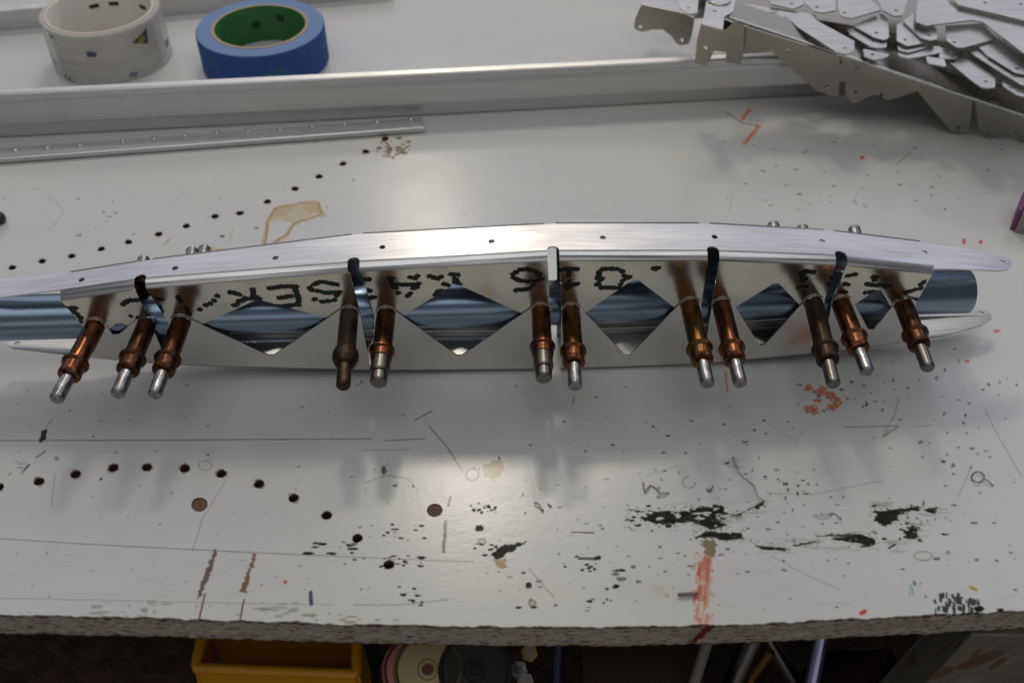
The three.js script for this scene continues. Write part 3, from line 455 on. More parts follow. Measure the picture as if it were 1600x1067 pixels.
// the tube inside
const tube = thing('metal_tube', 'blue grey round metal tube running through the aluminium rib and out both ends', 'tube');
{
  const ax = L(1513, 457, 0.031)[0], len = ax + 0.34;
  const prof = [[0.0095, 0], [0.0095, len], [0.0094, len + 0.0002], [0.0084, len + 0.0002], [0.0083, len], [0.0083, 0]].map(([x, y]) => new THREE.Vector2(x, y));
  const g = new THREE.LatheGeometry(prof, 72); g.rotateZ(-Math.PI / 2); g.translate(-0.34, 0, 0); const c = toCreasedNormals(g, 0.7);
  part('tube_wall', c, M.tube, tube); tube.position.copy(ribO).addScaledVector(ribN, -0.0102); tube.position.y = 0.0305; tube.rotation.y = YAW;
}

// ------------------------------------------------------------------ spring clamps (clecos)
// lathe profile along z from the sheet outwards: [radius, z] in mm
const lathe = (prof, seg = 32) => { const g = new THREE.LatheGeometry(prof.map(([r, z]) => new THREE.Vector2(r / 1000, z / 1000)), seg); g.rotateX(Math.PI / 2); return toCreasedNormals(g, 0.5); };
function makeCleco(name, style, len, mats) {
  const t = new THREE.Group(); t.name = numbered(name); scene.add(t);
  const B = len - 20;                                                    // z of the collar
  if (style === 'dark') {
    part('barrel', lathe([[0, 0.8], [3.7, 0.8], [4.0, 1.4], [4.0, B - 1], [4.2, B], [5.2, B + 2.2], [5.5, B + 4], [5.2, B + 6.2], [4.2, B + 8.4], [3.2, B + 9.2], [2.4, B + 9.2]]), mats[0], t);
    part('plunger', lathe([[2.9, B + 8], [2.9, len - 0.6], [2.5, len], [0, len]]), mats[1], t);
  } else if (style === 'flange') {
    part('barrel', lathe([[0, 0.8], [3.8, 0.8], [4.1, 1.3], [4.1, B]]), mats[0], t);
    part('collar', lathe([[4.0, B - 0.4], [4.9, B - 0.3], [5.5, B + 0.3], [5.65, B + 1.0], [5.4, B + 1.7], [4.7, B + 2.1], [4.5, B + 5.6], [4.75, B + 6.6], [4.5, B + 7.6], [3.7, B + 8.3], [2.7, B + 8.3]]), mats[1] ?? mats[0], t);
    part('plunger', lathe([[2.85, B + 7], [2.85, len - 0.7], [2.35, len], [0, len]]), mats[2], t);
  } else {
    part('barrel', lathe([[0, 0.8], [3.8, 0.8], [4.1, 1.3], [4.1, B + 2]]), mats[0], t);
    part('collar', lathe([[4.0, B + 1.6], [4.9, B + 1.8], [5.4, B + 2.5], [5.3, B + 3.4], [4.6, B + 4.2], [4.5, B + 7.4], [3.9, B + 7.8]]), mats[1] ?? mats[0], t);
    part('plunger', lathe([[4.05, B + 7], [4.05, B + 14.2], [3.6, B + 14.9], [3.1, B + 15.1], [3.1, B + 15.9], [3.5, B + 16.3], [3.4, len - 0.6], [2.9, len], [0, len]]), mats[2], t);
  }
  t.scale.set(0.95, 0.95, 1);
  return t;
}
const tipPx = [[87, 626], [183, 618], [241, 619], [536, 605], [591, 600], [850, 593], [899, 606], [1106, 602], [1157, 601], [1303, 602], [1356, 583], [1451, 577]];
const look = [
  ['flange', ['copper'], 'leftmost front copper spring clamp with zinc plunger, beside the rib\'s left end'],
  ['flange', ['copperDull'], 'brown copper spring clamp just left of the leftmost relief slot'],
  ['flange', ['copperDull'], 'brown copper spring clamp just right of the leftmost relief slot'],
  ['dark', ['darkBronze', 'darkBronze'], 'all dark bronze spring clamp without flange, left of the second slot'],
  ['step', ['copperDull', 'copper', 'steelDark'], 'copper spring clamp with stepped dark steel tip right of the second slot'],
  ['step', ['copper', 'copper', 'steelDark'], 'copper spring clamp with stepped dark steel tip left of the upright middle slot'],
  ['flange', ['brassDull', 'copper'], 'shiny copper spring clamp with zinc plunger right of the upright middle slot'],
  ['flange', ['brassDull', 'brassDull'], 'brassy spring clamp with zinc plunger left of the fourth slot'],
  ['flange', ['copper'], 'reddish copper spring clamp with zinc plunger right of the fourth slot'],
  ['flange', ['darkBronze', 'darkBronze', 'steelDark'], 'dark brown spring clamp with flange and black tip left of the last slot'],
  ['flange', ['copper', 'copper'], 'bright orange copper spring clamp right of the last slot'],
  ['flange', ['copperDull', 'copperDull', 'steelDark'], 'rightmost front spring clamp, copper with a dull grey tip'],
];
look.forEach(([style, mm, label], i) => {
  const h = CB[i][1], [tx, tz] = L(...tipPx[i], h - 0.001), dx = tx - CB[i][0], len = Math.hypot(dx, tz) * 1000;
  const mats = mm.map((m) => M[m]); if (style === 'flange') { mats[1] ??= mats[0]; mats[2] ??= M.steel; }
  const t = makeCleco('spring_clamp', style, len, mats);
  t.position.copy(ribO).addScaledVector(ribX, CB[i][0]); t.position.y = h;
  t.rotation.order = 'YXZ'; t.rotation.y = YAW + Math.atan2(dx, tz); t.rotation.z = rr(0, 6); t.rotation.x = 0.015;
  tag(t, label, 'spring clamp', 'copper spring clamps pinning the rib, front row');
});
const rear = [[215, 399, 'rear clamp tip poking up behind the rib\'s far left, alone'], [296, 385, 'rear clamp, left one of the close pair behind the left part of the rib'], [318, 382, 'rear clamp, right one of the close pair behind the left part of the rib'], [1210, 345, 'rear clamp, left one of the two silver tips behind the rib\'s right part'], [1256, 350, 'rear clamp, right one of the two low silver tips behind the rib\'s right part'], [1341, 351, 'rear clamp with copper collar showing, behind the rib\'s far right']];
rear.forEach(([px, py, label], i) => {
  const h = [0.042, 0.0395, 0.0395, 0.0345, 0.0345, 0.0350][i], [tx, tz] = L(px, py, h + 0.002);
  const len = Math.min(60, Math.max(44, (-tz - DEPTH) * 1000));
  const t = makeCleco('spring_clamp', 'flange', (-tz + zb(tx)) * 1000, [M.copper, M.copper, M.steel]); void len;
  t.position.copy(ribO).addScaledVector(ribX, tx + [0.006, 0.004, 0.001, -0.003, -0.003, -0.008][i] * 0.6).addScaledVector(ribN, zb(tx)); t.position.y = h;
  t.rotation.y = Math.PI + YAW + [-0.10, -0.07, -0.02, 0.05, 0.05, 0.12][i] * -1;
  tag(t, label, 'spring clamp', 'spring clamps on the far side of the rib');
});
// ------------------------------------------------------------------ things behind the rib on the bench
const UP = V3(0, 1, 0);
// a straight bar with a (depth, height) profile, its front foot running through two points of the bench
function barAlong(pA, pB, extA, extB, profile, crease = 0.5) {
  const dir = pB.clone().sub(pA).setY(0).normalize(), a = pA.clone().addScaledVector(dir, -extA), len = pA.distanceTo(pB) + extA + extB;
  const sh = new THREE.Shape(); profile.forEach(([d, h], i) => (i ? sh.lineTo(d, h) : sh.moveTo(d, h))); sh.closePath();
  const g = new THREE.ExtrudeGeometry(sh, { depth: len, bevelEnabled: false });                 // x: back, y: up, z: along
  const back = new THREE.Vector3().crossVectors(UP, dir);                                        // away from the viewer when dir runs right
  const m = new THREE.Matrix4().makeBasis(back, UP, dir); g.applyMatrix4(m);
  const c = toCreasedNormals(g, crease); const p = c.attributes.position, uv = c.attributes.uv; const q = V3();
  for (let i = 0; i < p.count; i++) { q.fromBufferAttribute(p, i); uv.setXY(i, q.dot(dir), q.dot(UP) + q.dot(back)); }
  return { g: c, a, dir, back, len };
}
const heightAt = (px, py, foot) => { const n = foot.clone().sub(EYE).setY(0).normalize(); return onPlane(px, py, foot, n).y; };
{
  const A = onY(0, 218), B = onY(1290, 151), H = heightAt(640, 112, onY(640, 181));
  const w = 0.0066, r = 0.0024, prof = [[0, 0]];
  prof[0] = [0.0021, 0.0006]; for (let i = 1; i <= 16; i++) { const t = i / 16; prof.push([0.0026 * Math.pow(2 * t - 1, 2) * (t < 0.5 ? 1 : 0.7) - 0.0006, 0.0006 + t * (H - 0.0064)]); } prof.push([0.0004, H - 0.0052], [0.0002, H - 0.0046], [-0.0003, H - 0.0042]);
  for (let i = 0; i <= 8; i++) { const a = i / 8 * Math.PI / 2; prof.push([-0.0003 + r - Math.cos(a) * r, H - r + Math.sin(a) * r]); }
  for (let i = 0; i <= 6; i++) { const a = i / 6 * Math.PI / 2; prof.push([w - 0.002 + Math.sin(a) * 0.002, H - 0.002 + Math.cos(a) * 0.002]); }
  prof.push([w, 0.0006]);
  const b = barAlong(A, B, 0.12, 0.22, prof.reverse());
  const t = thing('aluminium_bar', 'long dull aluminium bar with a bright rounded top edge lying across the bench', 'aluminium bar'); t.position.copy(b.a);
  part('bar_body', b.g, M.aluDull, t);
}
{
  const A = onY(0, 49), B = onY(480, 7), H = heightAt(5, 10, A);
  const prof = [[0, 0], [0, H - 0.002], [0.002, H], [0.03, H], [0.03, 0]].reverse();
  const b = barAlong(A, B, 0.2, 0.06, prof, 0.3);
  const t = thing('aluminium_bar', 'grey aluminium bar at the far left, behind the two tape rolls', 'aluminium bar'); t.position.copy(b.a);
  part('bar_body', b.g, M.aluDull, t);
}
{
  const A = onY(0, 257), B = onY(663, 208);
  const t = thing('hinge_strip', 'thin grey metal strip with a row of small dimples and a rolled front edge', 'hinge strip');
  const prof = [[0.0025, 0.0002], [0.0025, 0.0022], [0.0125, 0.0026], [0.0125, 0.0002]].reverse();
  const b = barAlong(A, B, 0.12, 0, prof, 0.2); t.position.copy(b.a); part('strip_leaf', b.g, M.aluDull, t);
  const rod = []; for (let i = 0; i < 14; i++) { const a = i / 14 * Math.PI * 2; rod.push([0.0014 + Math.cos(a) * 0.0017, 0.0019 - Math.sin(a) * 0.0017]); }
  const b2 = barAlong(A, B, 0.12, 0, rod, 0.9); part('rolled_edge', b2.g, M.aluDull, t);
  const dg = new THREE.SphereGeometry(0.0017, 12, 6, 0, Math.PI * 2, 0, Math.PI / 2); dg.scale(1, 0.7, 1);
  for (const q of [[23, 235], [73, 231], [124, 227], [191, 220], [240, 216], [288, 211], [338, 207], [387, 204], [437, 201], [487, 197], [538, 193], [589, 190], [642, 186]]) { const m = part('dimple', dg, M.aluDull, t); m.position.copy(onY(...q, 0.0024)).sub(b.a); }
}
// rolls of tape
function roll(name, label, foot, px, R, Ri, tilt, mats, uvFn) {
  const n = foot.clone().sub(EYE).setY(0).normalize(), H = heightAt(...px, foot);
  const t = thing(name, label, 'tape roll'); t.position.copy(foot).addScaledVector(n, R); t.rotation.z = tilt;
  const wind = new THREE.LatheGeometry([[Ri + 0.0022, 0.0002], [R - 0.0006, 0.0002], [R, 0.0008], [R, H - 0.0008], [R - 0.0006, H], [Ri + 0.0022, H]].map(([x, y]) => new THREE.Vector2(x, y)), 72);
  const side = toCreasedNormals(wind, 0.6); const p = side.attributes.position, uv = side.attributes.uv;
  for (let i = 0; i < p.count; i++) { const a = Math.atan2(p.getX(i), p.getZ(i)), rad = Math.hypot(p.getX(i), p.getZ(i)); if (rad < R - 0.0004) uv.setXY(i, 0.02 + rad * 2, 0.99); else uv.setXY(i, 0.5 + a / (2 * Math.PI), 0.04 + 0.86 * p.getY(i) / H); }
  part('tape_winding', side, mats[0], t);
  const core = new THREE.LatheGeometry([[Ri + 0.0021, 0.0004], [Ri + 0.0021, H + 0.0003], [Ri + 0.0003, H + 0.0003]].map(([x, y]) => new THREE.Vector2(x, y)), 72); part('core_edge', toCreasedNormals(core, 0.6), mats[1], t);
  const inn = new THREE.LatheGeometry([[Ri + 0.0003, H + 0.0002], [Ri, H - 0.0004], [Ri, 0.0006], [Ri + 0.0018, 0.0006]].map(([x, y]) => new THREE.Vector2(x, y)), 72); part('core_inside', toCreasedNormals(inn, 0.6), mats[2], t);
  return t;
}
{
  const c = document.createElement('canvas'); c.width = 1024; c.height = 256; const g = c.getContext('2d'); g.fillStyle = 'rgb(246,246,245)'; g.fillRect(0, 0, 1024, 256);
  for (let i = 0; i < 300; i++) { g.fillStyle = `rgba(${rnd() < 0.5 ? '232,232,232' : '190,190,186'},0.12)`; g.fillRect(rnd() * 1024, 20 + rnd() * 236, rr(20, 200), rr(2, 14)); }
  const mark = (u, v, s, kind) => { const x = u * 1024, y = (1 - v) * 256; g.save(); g.translate(x, y); g.rotate(0.6);
    if (kind === 0) { g.fillStyle = 'rgb(92,100,132)'; g.beginPath(); g.moveTo(-s, -s * 0.5); g.lineTo(s * 0.6, -s); g.lineTo(s, s * 0.2); g.lineTo(-s * 0.2, s); g.fill(); }
    if (kind === 1) { g.fillStyle = 'rgb(112,150,190)'; g.fillRect(-s, -s, s * 2, s * 1.6); g.fillStyle = 'rgba(214,214,212,0.8)'; g.fillRect(-s * 0.3, -s * 0.5, s * 0.5, s); }
    if (kind === 2) { g.strokeStyle = 'rgb(92,84,60)'; g.lineWidth = 5; for (let k = 0; k < 4; k++) { g.beginPath(); g.moveTo(-s + k * s * 0.6, -s * 0.6); g.lineTo(-s + k * s * 0.6 + s * 0.3, s * 0.6); g.stroke(); } g.fillStyle = 'rgb(176,150,70)'; g.fillRect(-s, s * 0.7, s * 2, s * 0.25); }
    if (kind === 3) { g.fillStyle = 'rgb(110,112,128)'; g.beginPath(); g.moveTo(-s, s); g.lineTo(0, -s); g.lineTo(s, s); g.fill(); g.fillStyle = 'rgb(190,176,90)'; g.fillRect(-s * 0.3, 0, s * 0.6, s); }
    g.restore(); };
  mark(0.51, 0.60, 16, 0); mark(0.355, 0.30, 22, 1); mark(0.42, 0.06, 26, 2); mark(0.40, 0.82, 12, 0); mark(0.66, 0.70, 30, 3); mark(0.60, 0.14, 12, 1); mark(0.75, 0.3, 20, 0); mark(0.2, 0.5, 20, 2); mark(0.08, 0.6, 24, 1); mark(0.9, 0.4, 24, 3); mark(0.29, 0.75, 18, 0);
  const tx = new THREE.CanvasTexture(c); tx.colorSpace = THREE.SRGBColorSpace; tx.magFilter = THREE.LinearFilter; tx.wrapS = THREE.RepeatWrapping;
  const clear = new THREE.MeshPhysicalMaterial({ map: tx, roughness: 0.3, transmission: 0.72, thickness: 0, color: lin(0.98, 0.98, 0.97) });
  const t = roll('tape_roll', 'roll of clear packing tape with small printed marks, far left', onY(190, 131), [178, 52], 0.0360, 0.0305, 0, [clear, std([0.62, 0.57, 0.48], { roughness: 0.7 }), std([0.72, 0.69, 0.62], { roughness: 0.8 })]);
  const mk = new THREE.BoxGeometry(0.006, 0.0022, 0.0004);
  for (const a of [0.1, 0.5, -0.6]) { const m = part('printed_mark', mk, M.black, t); m.position.set(Math.sin(a + Math.PI) * 0.0302, 0.022, Math.cos(a + Math.PI) * 0.0302); m.rotation.y = a; }
}
{
  const c = document.createElement('canvas'); c.width = 1024; c.height = 256; const g = c.getContext('2d'); g.fillStyle = 'rgb(44,82,152)'; g.fillRect(0, 0, 1024, 256);
  g.fillStyle = 'rgb(112,140,182)'; g.fillRect(0, 0, 1024, 14);
  for (let k = 0; k < 34; k++) { const x = rnd() * 1024, y = rr(60, 250); g.save(); g.translate(x, y); g.rotate(-0.35); g.fillStyle = `rgba(${38 + rnd() * 14 | 0},${96 + rnd() * 20 | 0},${110 + rnd() * 20 | 0},0.75)`; g.beginPath(); g.ellipse(0, 0, rr(8, 22), rr(12, 30), 0, 0, 7); g.fill(); g.fillStyle = 'rgba(52,92,164,0.8)'; g.fillRect(-4, -6, rr(4, 12), rr(4, 14)); g.restore(); }
  const tx = new THREE.CanvasTexture(c); tx.colorSpace = THREE.SRGBColorSpace; tx.magFilter = THREE.LinearFilter; tx.wrapS = THREE.RepeatWrapping;
  const t = roll('tape_roll', 'roll of blue masking tape with green core, behind the aluminium bar', onY(425, 143), [414, 87], 0.0393, 0.0275, 0, [new THREE.MeshStandardMaterial({ map: tx, roughness: 0.75, bumpMap: rep(grain, 6, 2), bumpScale: 0.0001 }), std([0.46, 0.36, 0.24], { roughness: 0.9 }), std([0.035, 0.17, 0.04], { roughness: 0.55 })]);
  for (const [a, y] of [[0.35, 0.012], [-0.25, 0.016]]) { const m = part('printed_mark', new THREE.BoxGeometry(0.005, 0.004, 0.0004), std([0.01, 0.05, 0.012], { roughness: 0.6 }), t); m.position.set(Math.sin(a + Math.PI) * 0.0272, y, Math.cos(a + Math.PI) * 0.0272); m.rotation.y = a; }
}
// small things cut by the frame
{
  const t = thing('purple_block', 'purple anodised block with a grey face at the right edge of the picture', 'block');
  const P = onY(1586, 361), h = 0.012; t.position.copy(P); t.rotation.y = -0.5;
  const a = new RoundedBoxGeometry(0.028, h, 0.0022, 2, 0.0006); a.translate(0.014, h / 2, 0); part('grey_face', a, std([0.30, 0.27, 0.26], { metalness: 0.6, roughness: 0.5 }), t);
  const b = new RoundedBoxGeometry(0.0022, h + 0.0008, 0.018, 2, 0.0006); b.translate(-0.0013, h / 2, -0.009); part('purple_side', b, std([0.17, 0.05, 0.13], { roughness: 0.5, metalness: 0.3 }), t);
  const c = new RoundedBoxGeometry(0.028, h - 0.001, 0.014, 2, 0.0006); c.translate(0.0145, h / 2, -0.009); part('block_body', c, std([0.20, 0.09, 0.17], { roughness: 0.55, metalness: 0.3 }), t);
}
{
  const t = thing('pen_cap', 'small dark cap lying at the left edge of the picture', 'cap');
  const P = onY(0, 358); t.position.copy(P);
  const g = new THREE.CapsuleGeometry(0.0036, 0.012, 6, 16); g.rotateZ(Math.PI / 2 - 0.5); g.rotateY(0.4); g.translate(-0.0075, 0.0052, -0.004); part('cap_body', g, std([0.035, 0.03, 0.035], { roughness: 0.45 }), t);
  const r = new THREE.TorusGeometry(0.0038, 0.0006, 8, 24); r.rotateY(Math.PI / 2); r.rotateZ(-0.5); r.rotateY(0.4); r.translate(-0.0055, 0.0042, -0.0045); part('cap_ring', r, M.steelDark, t);
}

// ------------------------------------------------------------------ the heap of notched sheet-metal ribs, top right
const thick = 0.0007;
// a flat plate whose corners are picked in the picture on the level h; holes picked the same way
function levelPlate(pts, h, holes = [], drop = 0) {
  const q = pts.map(([x, y, r]) => { const p = onY(x, y, h); return [p.x, -p.z, (r ?? 3) * 0.0004]; });
  const s = fillet(q); for (const [x, y] of holes) { const p = onY(x, y, h); s.holes.push(circ(p.x, -p.z, 0.0011, 12)); }
  const g = plate(s, thick); g.rotateX(-Math.PI / 2); g.translate(0, h - thick - drop, 0);
  const p = g.attributes.position, uv = g.attributes.uv; for (let i = 0; i < p.count; i++) uv.setXY(i, p.getX(i), p.getZ(i));
  return g;
}
// an upright plate through two points of the bench, outline and holes picked in the picture
function uprightPlate(a, b, pts, holes = [], off = 0, lean = 0.2) {
  const dir = b.clone().sub(a).setY(0).normalize(), nn = new THREE.Vector3().crossVectors(dir, UP), p0 = a.clone().addScaledVector(nn, off);
  const n = nn.clone().multiplyScalar(Math.cos(lean)).addScaledVector(UP, -Math.sin(lean)), up = UP.clone().multiplyScalar(Math.cos(lean)).addScaledVector(nn, Math.sin(lean));
  const to = ([x, y, r]) => { const q = onPlane(x, y, p0, n).sub(p0); return [q.dot(dir), q.dot(up), (r ?? 2) * 0.0004]; };
  const s = fillet(pts.map(to)); for (const h of holes) { const q = to(h); s.holes.push(circ(q[0], q[1], 0.0012, 12)); }
  const g = plate(s, thick); const p = g.attributes.position, uv = g.attributes.uv; for (let i = 0; i < p.count; i++) uv.setXY(i, p.getX(i), p.getY(i));
  g.applyMatrix4(new THREE.Matrix4().makeBasis(dir, up, n)); g.translate(p0.x, p0.y, p0.z); return g;
}
// narrow leg bent down from an edge of a level plate
function downLeg(x0, y0, x1, y1, h, d) { const a = onY(x0, y0, h), b = onY(x1, y1, h), dir = b.clone().sub(a), l = dir.length(); const g = new THREE.BoxGeometry(l, d, thick); g.translate(0, -d / 2 - thick, 0); g.rotateY(-Math.atan2(dir.z, dir.x)); g.translate((a.x + b.x) / 2, h, (a.z + b.z) / 2); return g; }
const GRP = 'notched ribs heaped at the back right corner';
function heapRib(label) { return thing('notched_rib', label, 'notched rib', GRP); }
{ // big rib in front, face to the viewer, tabs down
  const t = heapRib('large shade-toned rib standing at the front of the heap with pointed tabs down');
  const a = onY(1126, 166), b = onY(1515, 212);
  part('tab', uprightPlate(a, b, [[1126, 28, 1], [1313, 86, 0], [1311, 150, 4], [1292, 146, 8], [1276, 140, 3], [1208, 80, 2], [1140, 84, 2], [1126, 76, 3]], [[1293, 134], [1232, 78]]), M.aluPileShaded, t);
  part('tab', uprightPlate(a, b, [[1316, 87, 0], [1520, 150, 0], [1519, 172, 0], [1514, 205, 5], [1488, 205, 8], [1434, 141, 1], [1388, 156, 8], [1374, 148, 4], [1366, 146, 4], [1334, 161, 5], [1322, 148, 3], [1320, 112, 0]], [[1338, 143], [1378, 147], [1340, 104], [1451, 131], [1499, 198]]), M.aluPileShaded, t);
  part('tab', uprightPlate(a, b, [[1524, 151, 0], [1680, 199, 0], [1680, 250, 0], [1600, 225, 4], [1586, 214, 6], [1570, 205, 1], [1545, 219, 8], [1530, 200, 4], [1526, 170, 2]], [[1588, 203], [1567, 159], [1545, 207]]), M.aluPileShaded, t);
  const hA = heightAt(1300, 82, a); void hA;
  const dir = b.clone().sub(a).setY(0).normalize(), n = new THREE.Vector3().crossVectors(dir, UP).multiplyScalar(Math.cos(0.2)).addScaledVector(UP, -Math.sin(0.2));
  const p1 = onPlane(1126, 28, a, n), p2 = onPlane(1640, 187, a, n), c = p1.clone().add(p2).multiplyScalar(0.5), l = p1.distanceTo(p2), slope = Math.asin((p2.y - p1.y) / l);
  const g = new RoundedBoxGeometry(l, thick, 0.020, 1, 0.0003); g.translate(0, 0.0006, -0.010); g.rotateZ(slope); g.rotateY(-Math.atan2(dir.z, dir.x)); g.translate(c.x, c.y, c.z); part('cap_strip', g, M.aluPileShaded, t);
  const g2_ = new THREE.CylinderGeometry(0.0011, 0.0011, l, 12); g2_.rotateZ(Math.PI / 2 + slope); g2_.rotateY(-Math.atan2(dir.z, dir.x)); g2_.translate(c.x, c.y - 0.0002, c.z); part('bend', g2_, M.aluPile, t);
}
{
  const t = heapRib('leftmost rib end of the heap with two rounded lobes over the bench');
  const a = onY(1000, 84), b = onY(1080, 96);
  part('tab', uprightPlate(a, b, [[1003, 6, 1], [1070, 20, 0], [1086, 28, 0], [1082, 52, 0], [1077, 68, 6], [1060, 70, 8], [1050, 55, 6], [1036, 45, 6], [1020, 45, 4], [1004, 49, 6], [991, 44, 6], [993, 28, 2]], [[1001, 41], [1066, 61]], 0.012), M.aluPileShaded, t);
  part('cap_strip', levelPlate([[1003, 6, 0], [1010, -14, 0], [1110, 2, 0], [1086, 24, 0]], onPlane(1040, 14, a, V3(0, 0, 1)).y), M.aluPile, t);
}
{
  const t = heapRib('rib end with two square feet standing on the long aluminium bar');
  const a = onY(1090, 150), b = onY(1165, 158);
  part('tab', uprightPlate(a, b, [[1096, 36, 1], [1134, 46, 1], [1150, 30, 1], [1164, 40, 1], [1162, 84, 0], [1158, 100, 1], [1134, 96, 1], [1136, 80, 2], [1116, 78, 2], [1106, 102, 1], [1086, 97, 1], [1090, 60, 0]], [[1103, 73]], 0.014), M.aluPileShaded, t);
  part('cap_strip', levelPlate([[1104, 2, 2], [1152, -10, 2], [1146, 18, 2], [1132, 26, 1], [1130, 46, 1], [1098, 38, 2]], 0.064, [[1117, 17]]), M.aluPile, t);
  part('ring', (() => { const g = new THREE.TorusGeometry(0.0062, 0.0004, 8, 30, 4); g.rotateX(Math.PI / 2); const p = onY(1124, -1, 0.0645); g.translate(p.x, p.y, p.z); return g; })(), M.aluPile, t);
}
// ribs lying on their sides, tabs up to the light, from the lowest up
{ // added plates under the tabs, toned dark so the gaps read as shade
  const under = [['added shade-toned rib body lowest in the heap, seen only through the gaps between the tabs', 0.034, [[1170, 30, 1], [1300, 12, 1], [1520, 60, 1], [1700, 120, 1], [1700, 175, 1], [1560, 128, 1], [1440, 96, 1], [1330, 80, 1], [1240, 50, 1]]], ['added shade-toned rib body under the topmost ribs along the top edge', 0.040, [[1090, -20, 1], [1330, -40, 1], [1700, 0, 1], [1700, 100, 1], [1540, 76, 1], [1420, 56, 1], [1300, 34, 1], [1180, 14, 1]]]];
  for (const [label, h, pts] of under) { const t = heapRib(label); part('cap_strip', levelPlate(pts, h), M.aluPileShaded, t); part('side_flange', downLeg(pts[0][0], pts[0][1], pts[1][0], pts[1][1], h, 0.02), M.aluPile, t); }
}
const lying = [
  ['lowest of the ribs lying flat, a round-cornered pale tab at the heap\'s front left edge', 0.0450, [[[[1262, 22, 2], [1284, 36, 3], [1336, 64, 2], [1335, 80, 4], [1323, 86, 9], [1306, 80, 4], [1250, 44, 2], [1225, 22, 2]], [[1321, 75]], 0.0525], [[[1349, 76, 2], [1388, 84, 2], [1390, 88, 3], [1368, 94, 8], [1352, 88, 4]], [[1364, 85]]], [[[1404, 70, 3], [1470, 72, 2], [1472, 82, 2], [1422, 91, 6], [1404, 87, 4]], [[1410, 76]]]]],
  ['pale rib lying flat with a long slanted tab in the middle of the heap\'s front', 0.0440, [[[[1480, 94, 2], [1510, 82, 3], [1556, 116, 2], [1556, 136, 4], [1538, 138, 9], [1522, 128, 4]], [[1541, 127]]], [[[1566, 122, 3], [1600, 146, 1], [1650, 160, 1], [1600, 150, 2], [1588, 147, 6], [1568, 134, 5]], [[1580, 137]]]]],
  ['rib second from below with a holed tab just under the grey triangular one', 0.0463, [[[[1324, 46, 2], [1340, 40, 3], [1386, 62, 2], [1386, 74, 4], [1364, 75, 9], [1330, 54, 3]], [[1365, 64]]], [[[1402, 62, 3], [1440, 68, 3], [1465, 70, 2], [1420, 82, 5], [1404, 78, 4]], [[1412, 75]]]]],
  ['rib with a yellowish lit strip between two dark edges at the heap\'s right', 0.0466, [[[[1514, 80, 3], [1528, 76, 3], [1600, 120, 1], [1660, 140, 1], [1660, 150, 1], [1596, 132, 4], [1570, 116, 3]], [[1587, 119]]]]],
  ['grey rib with a triangular tab and one hole, left of the dark vertical slot', 0.0477, [[[[1334, 40, 2], [1378, 20, 3], [1388, 30, 2], [1390, 58, 3], [1384, 63, 6], [1366, 58, 6]], [[1370, 51]]], [[[1402, 34, 3], [1414, 36, 3], [1450, 66, 2], [1418, 72, 6], [1402, 64, 6]], [[1415, 62]]]]],
  ['grey rib on the right whose broad tab carries a hole near its rounded right end', 0.0478, [[[[1528, 72, 2], [1560, 60, 2], [1600, 90, 1], [1690, 120, 1], [1660, 126, 1], [1600, 116, 4], [1586, 113, 6], [1546, 88, 3]], [[1590, 107]]]]],
  ['cream lit rib tab with one hole, above the middle of the heap', 0.0492, [[[[1478, 40, 2], [1536, 36, 3], [1558, 60, 2], [1508, 74, 6], [1496, 74, 6], [1480, 64, 6]], [[1492, 66]]], [[[1412, 32, 3], [1430, 20, 3], [1464, 44, 2], [1465, 61, 3], [1456, 63, 6], [1442, 60, 5]], [[1452, 55]]]]],
  ['pale tab with a hole hanging from the top edge of the picture', 0.0505, [[[[1366, -12, 2], [1424, -14, 2], [1411, 24, 5], [1398, 25, 5], [1380, 16, 4]], [[1401, 16]]], [[[1312, -10, 2], [1362, -2, 2], [1378, 15, 3], [1330, 29, 7], [1314, 24, 5], [1309, 8, 3]], [[1320, 20]]]]],
  ['white tab with a hole at the top edge, left part of the heap', 0.0506, [[[[1250, -10, 2], [1306, -8, 2], [1306, 16, 3], [1286, 20, 6], [1272, 17, 5], [1260, 6, 4]], [[1277, 11]]]]],
  ['long pale rib under the top edge, its end lobe cut off square', 0.0490, [[[[1172, 8, 1], [1212, 12, 1], [1258, 20, 2], [1278, 24, 2], [1268, 32, 2], [1240, 20, 2], [1166, 18, 1]], []], [[[1150, 4, 1], [1182, 8, 1], [1180, 30, 1], [1152, 26, 1]], []]]],
  ['small pale tab end at the top left of the heap with one hole', 0.0500, [[[[1058, -8, 2], [1092, -6, 2], [1090, 20, 4], [1076, 22, 7], [1062, 12, 4]], [[1076, 12]]]]],
  ['narrow pale rib end under the top edge beside the square-cut lobe', 0.0508, [[[[1196, -10, 2], [1252, -8, 2], [1258, 6, 4], [1240, 14, 6], [1206, 6, 3]], [[1238, 6]]], [[[1216, 16, 2], [1262, 24, 2], [1256, 40, 2], [1210, 30, 2]], [[1248, 30]]]]],
  ['short grey tab poking out between the cream tab and the long slanted one', 0.0455, [[[[1470, 74, 2], [1508, 78, 2], [1494, 92, 3], [1468, 90, 3]], []], [[[1448, 88, 2], [1476, 92, 2], [1480, 104, 3], [1450, 98, 3]], []]]],
  ['largest and topmost bright rib lying over the right of the heap', 0.0525, [[[[1436, -10, 2], [1486, 2, 1], [1700, 60, 1], [1700, 124, 1], [1600, 82, 1], [1536, 34, 3], [1520, 31, 3], [1448, 40, 6], [1432, 34, 6], [1432, 26, 3]], []]]],
  ['thin grey rib lying highest at the top right corner', 0.0545, [[[[1484, -8, 2], [1500, 8, 3], [1560, 22, 1], [1700, 56, 1], [1700, -20, 1]], [[1596, 6], [1540, 4]]]]],
];
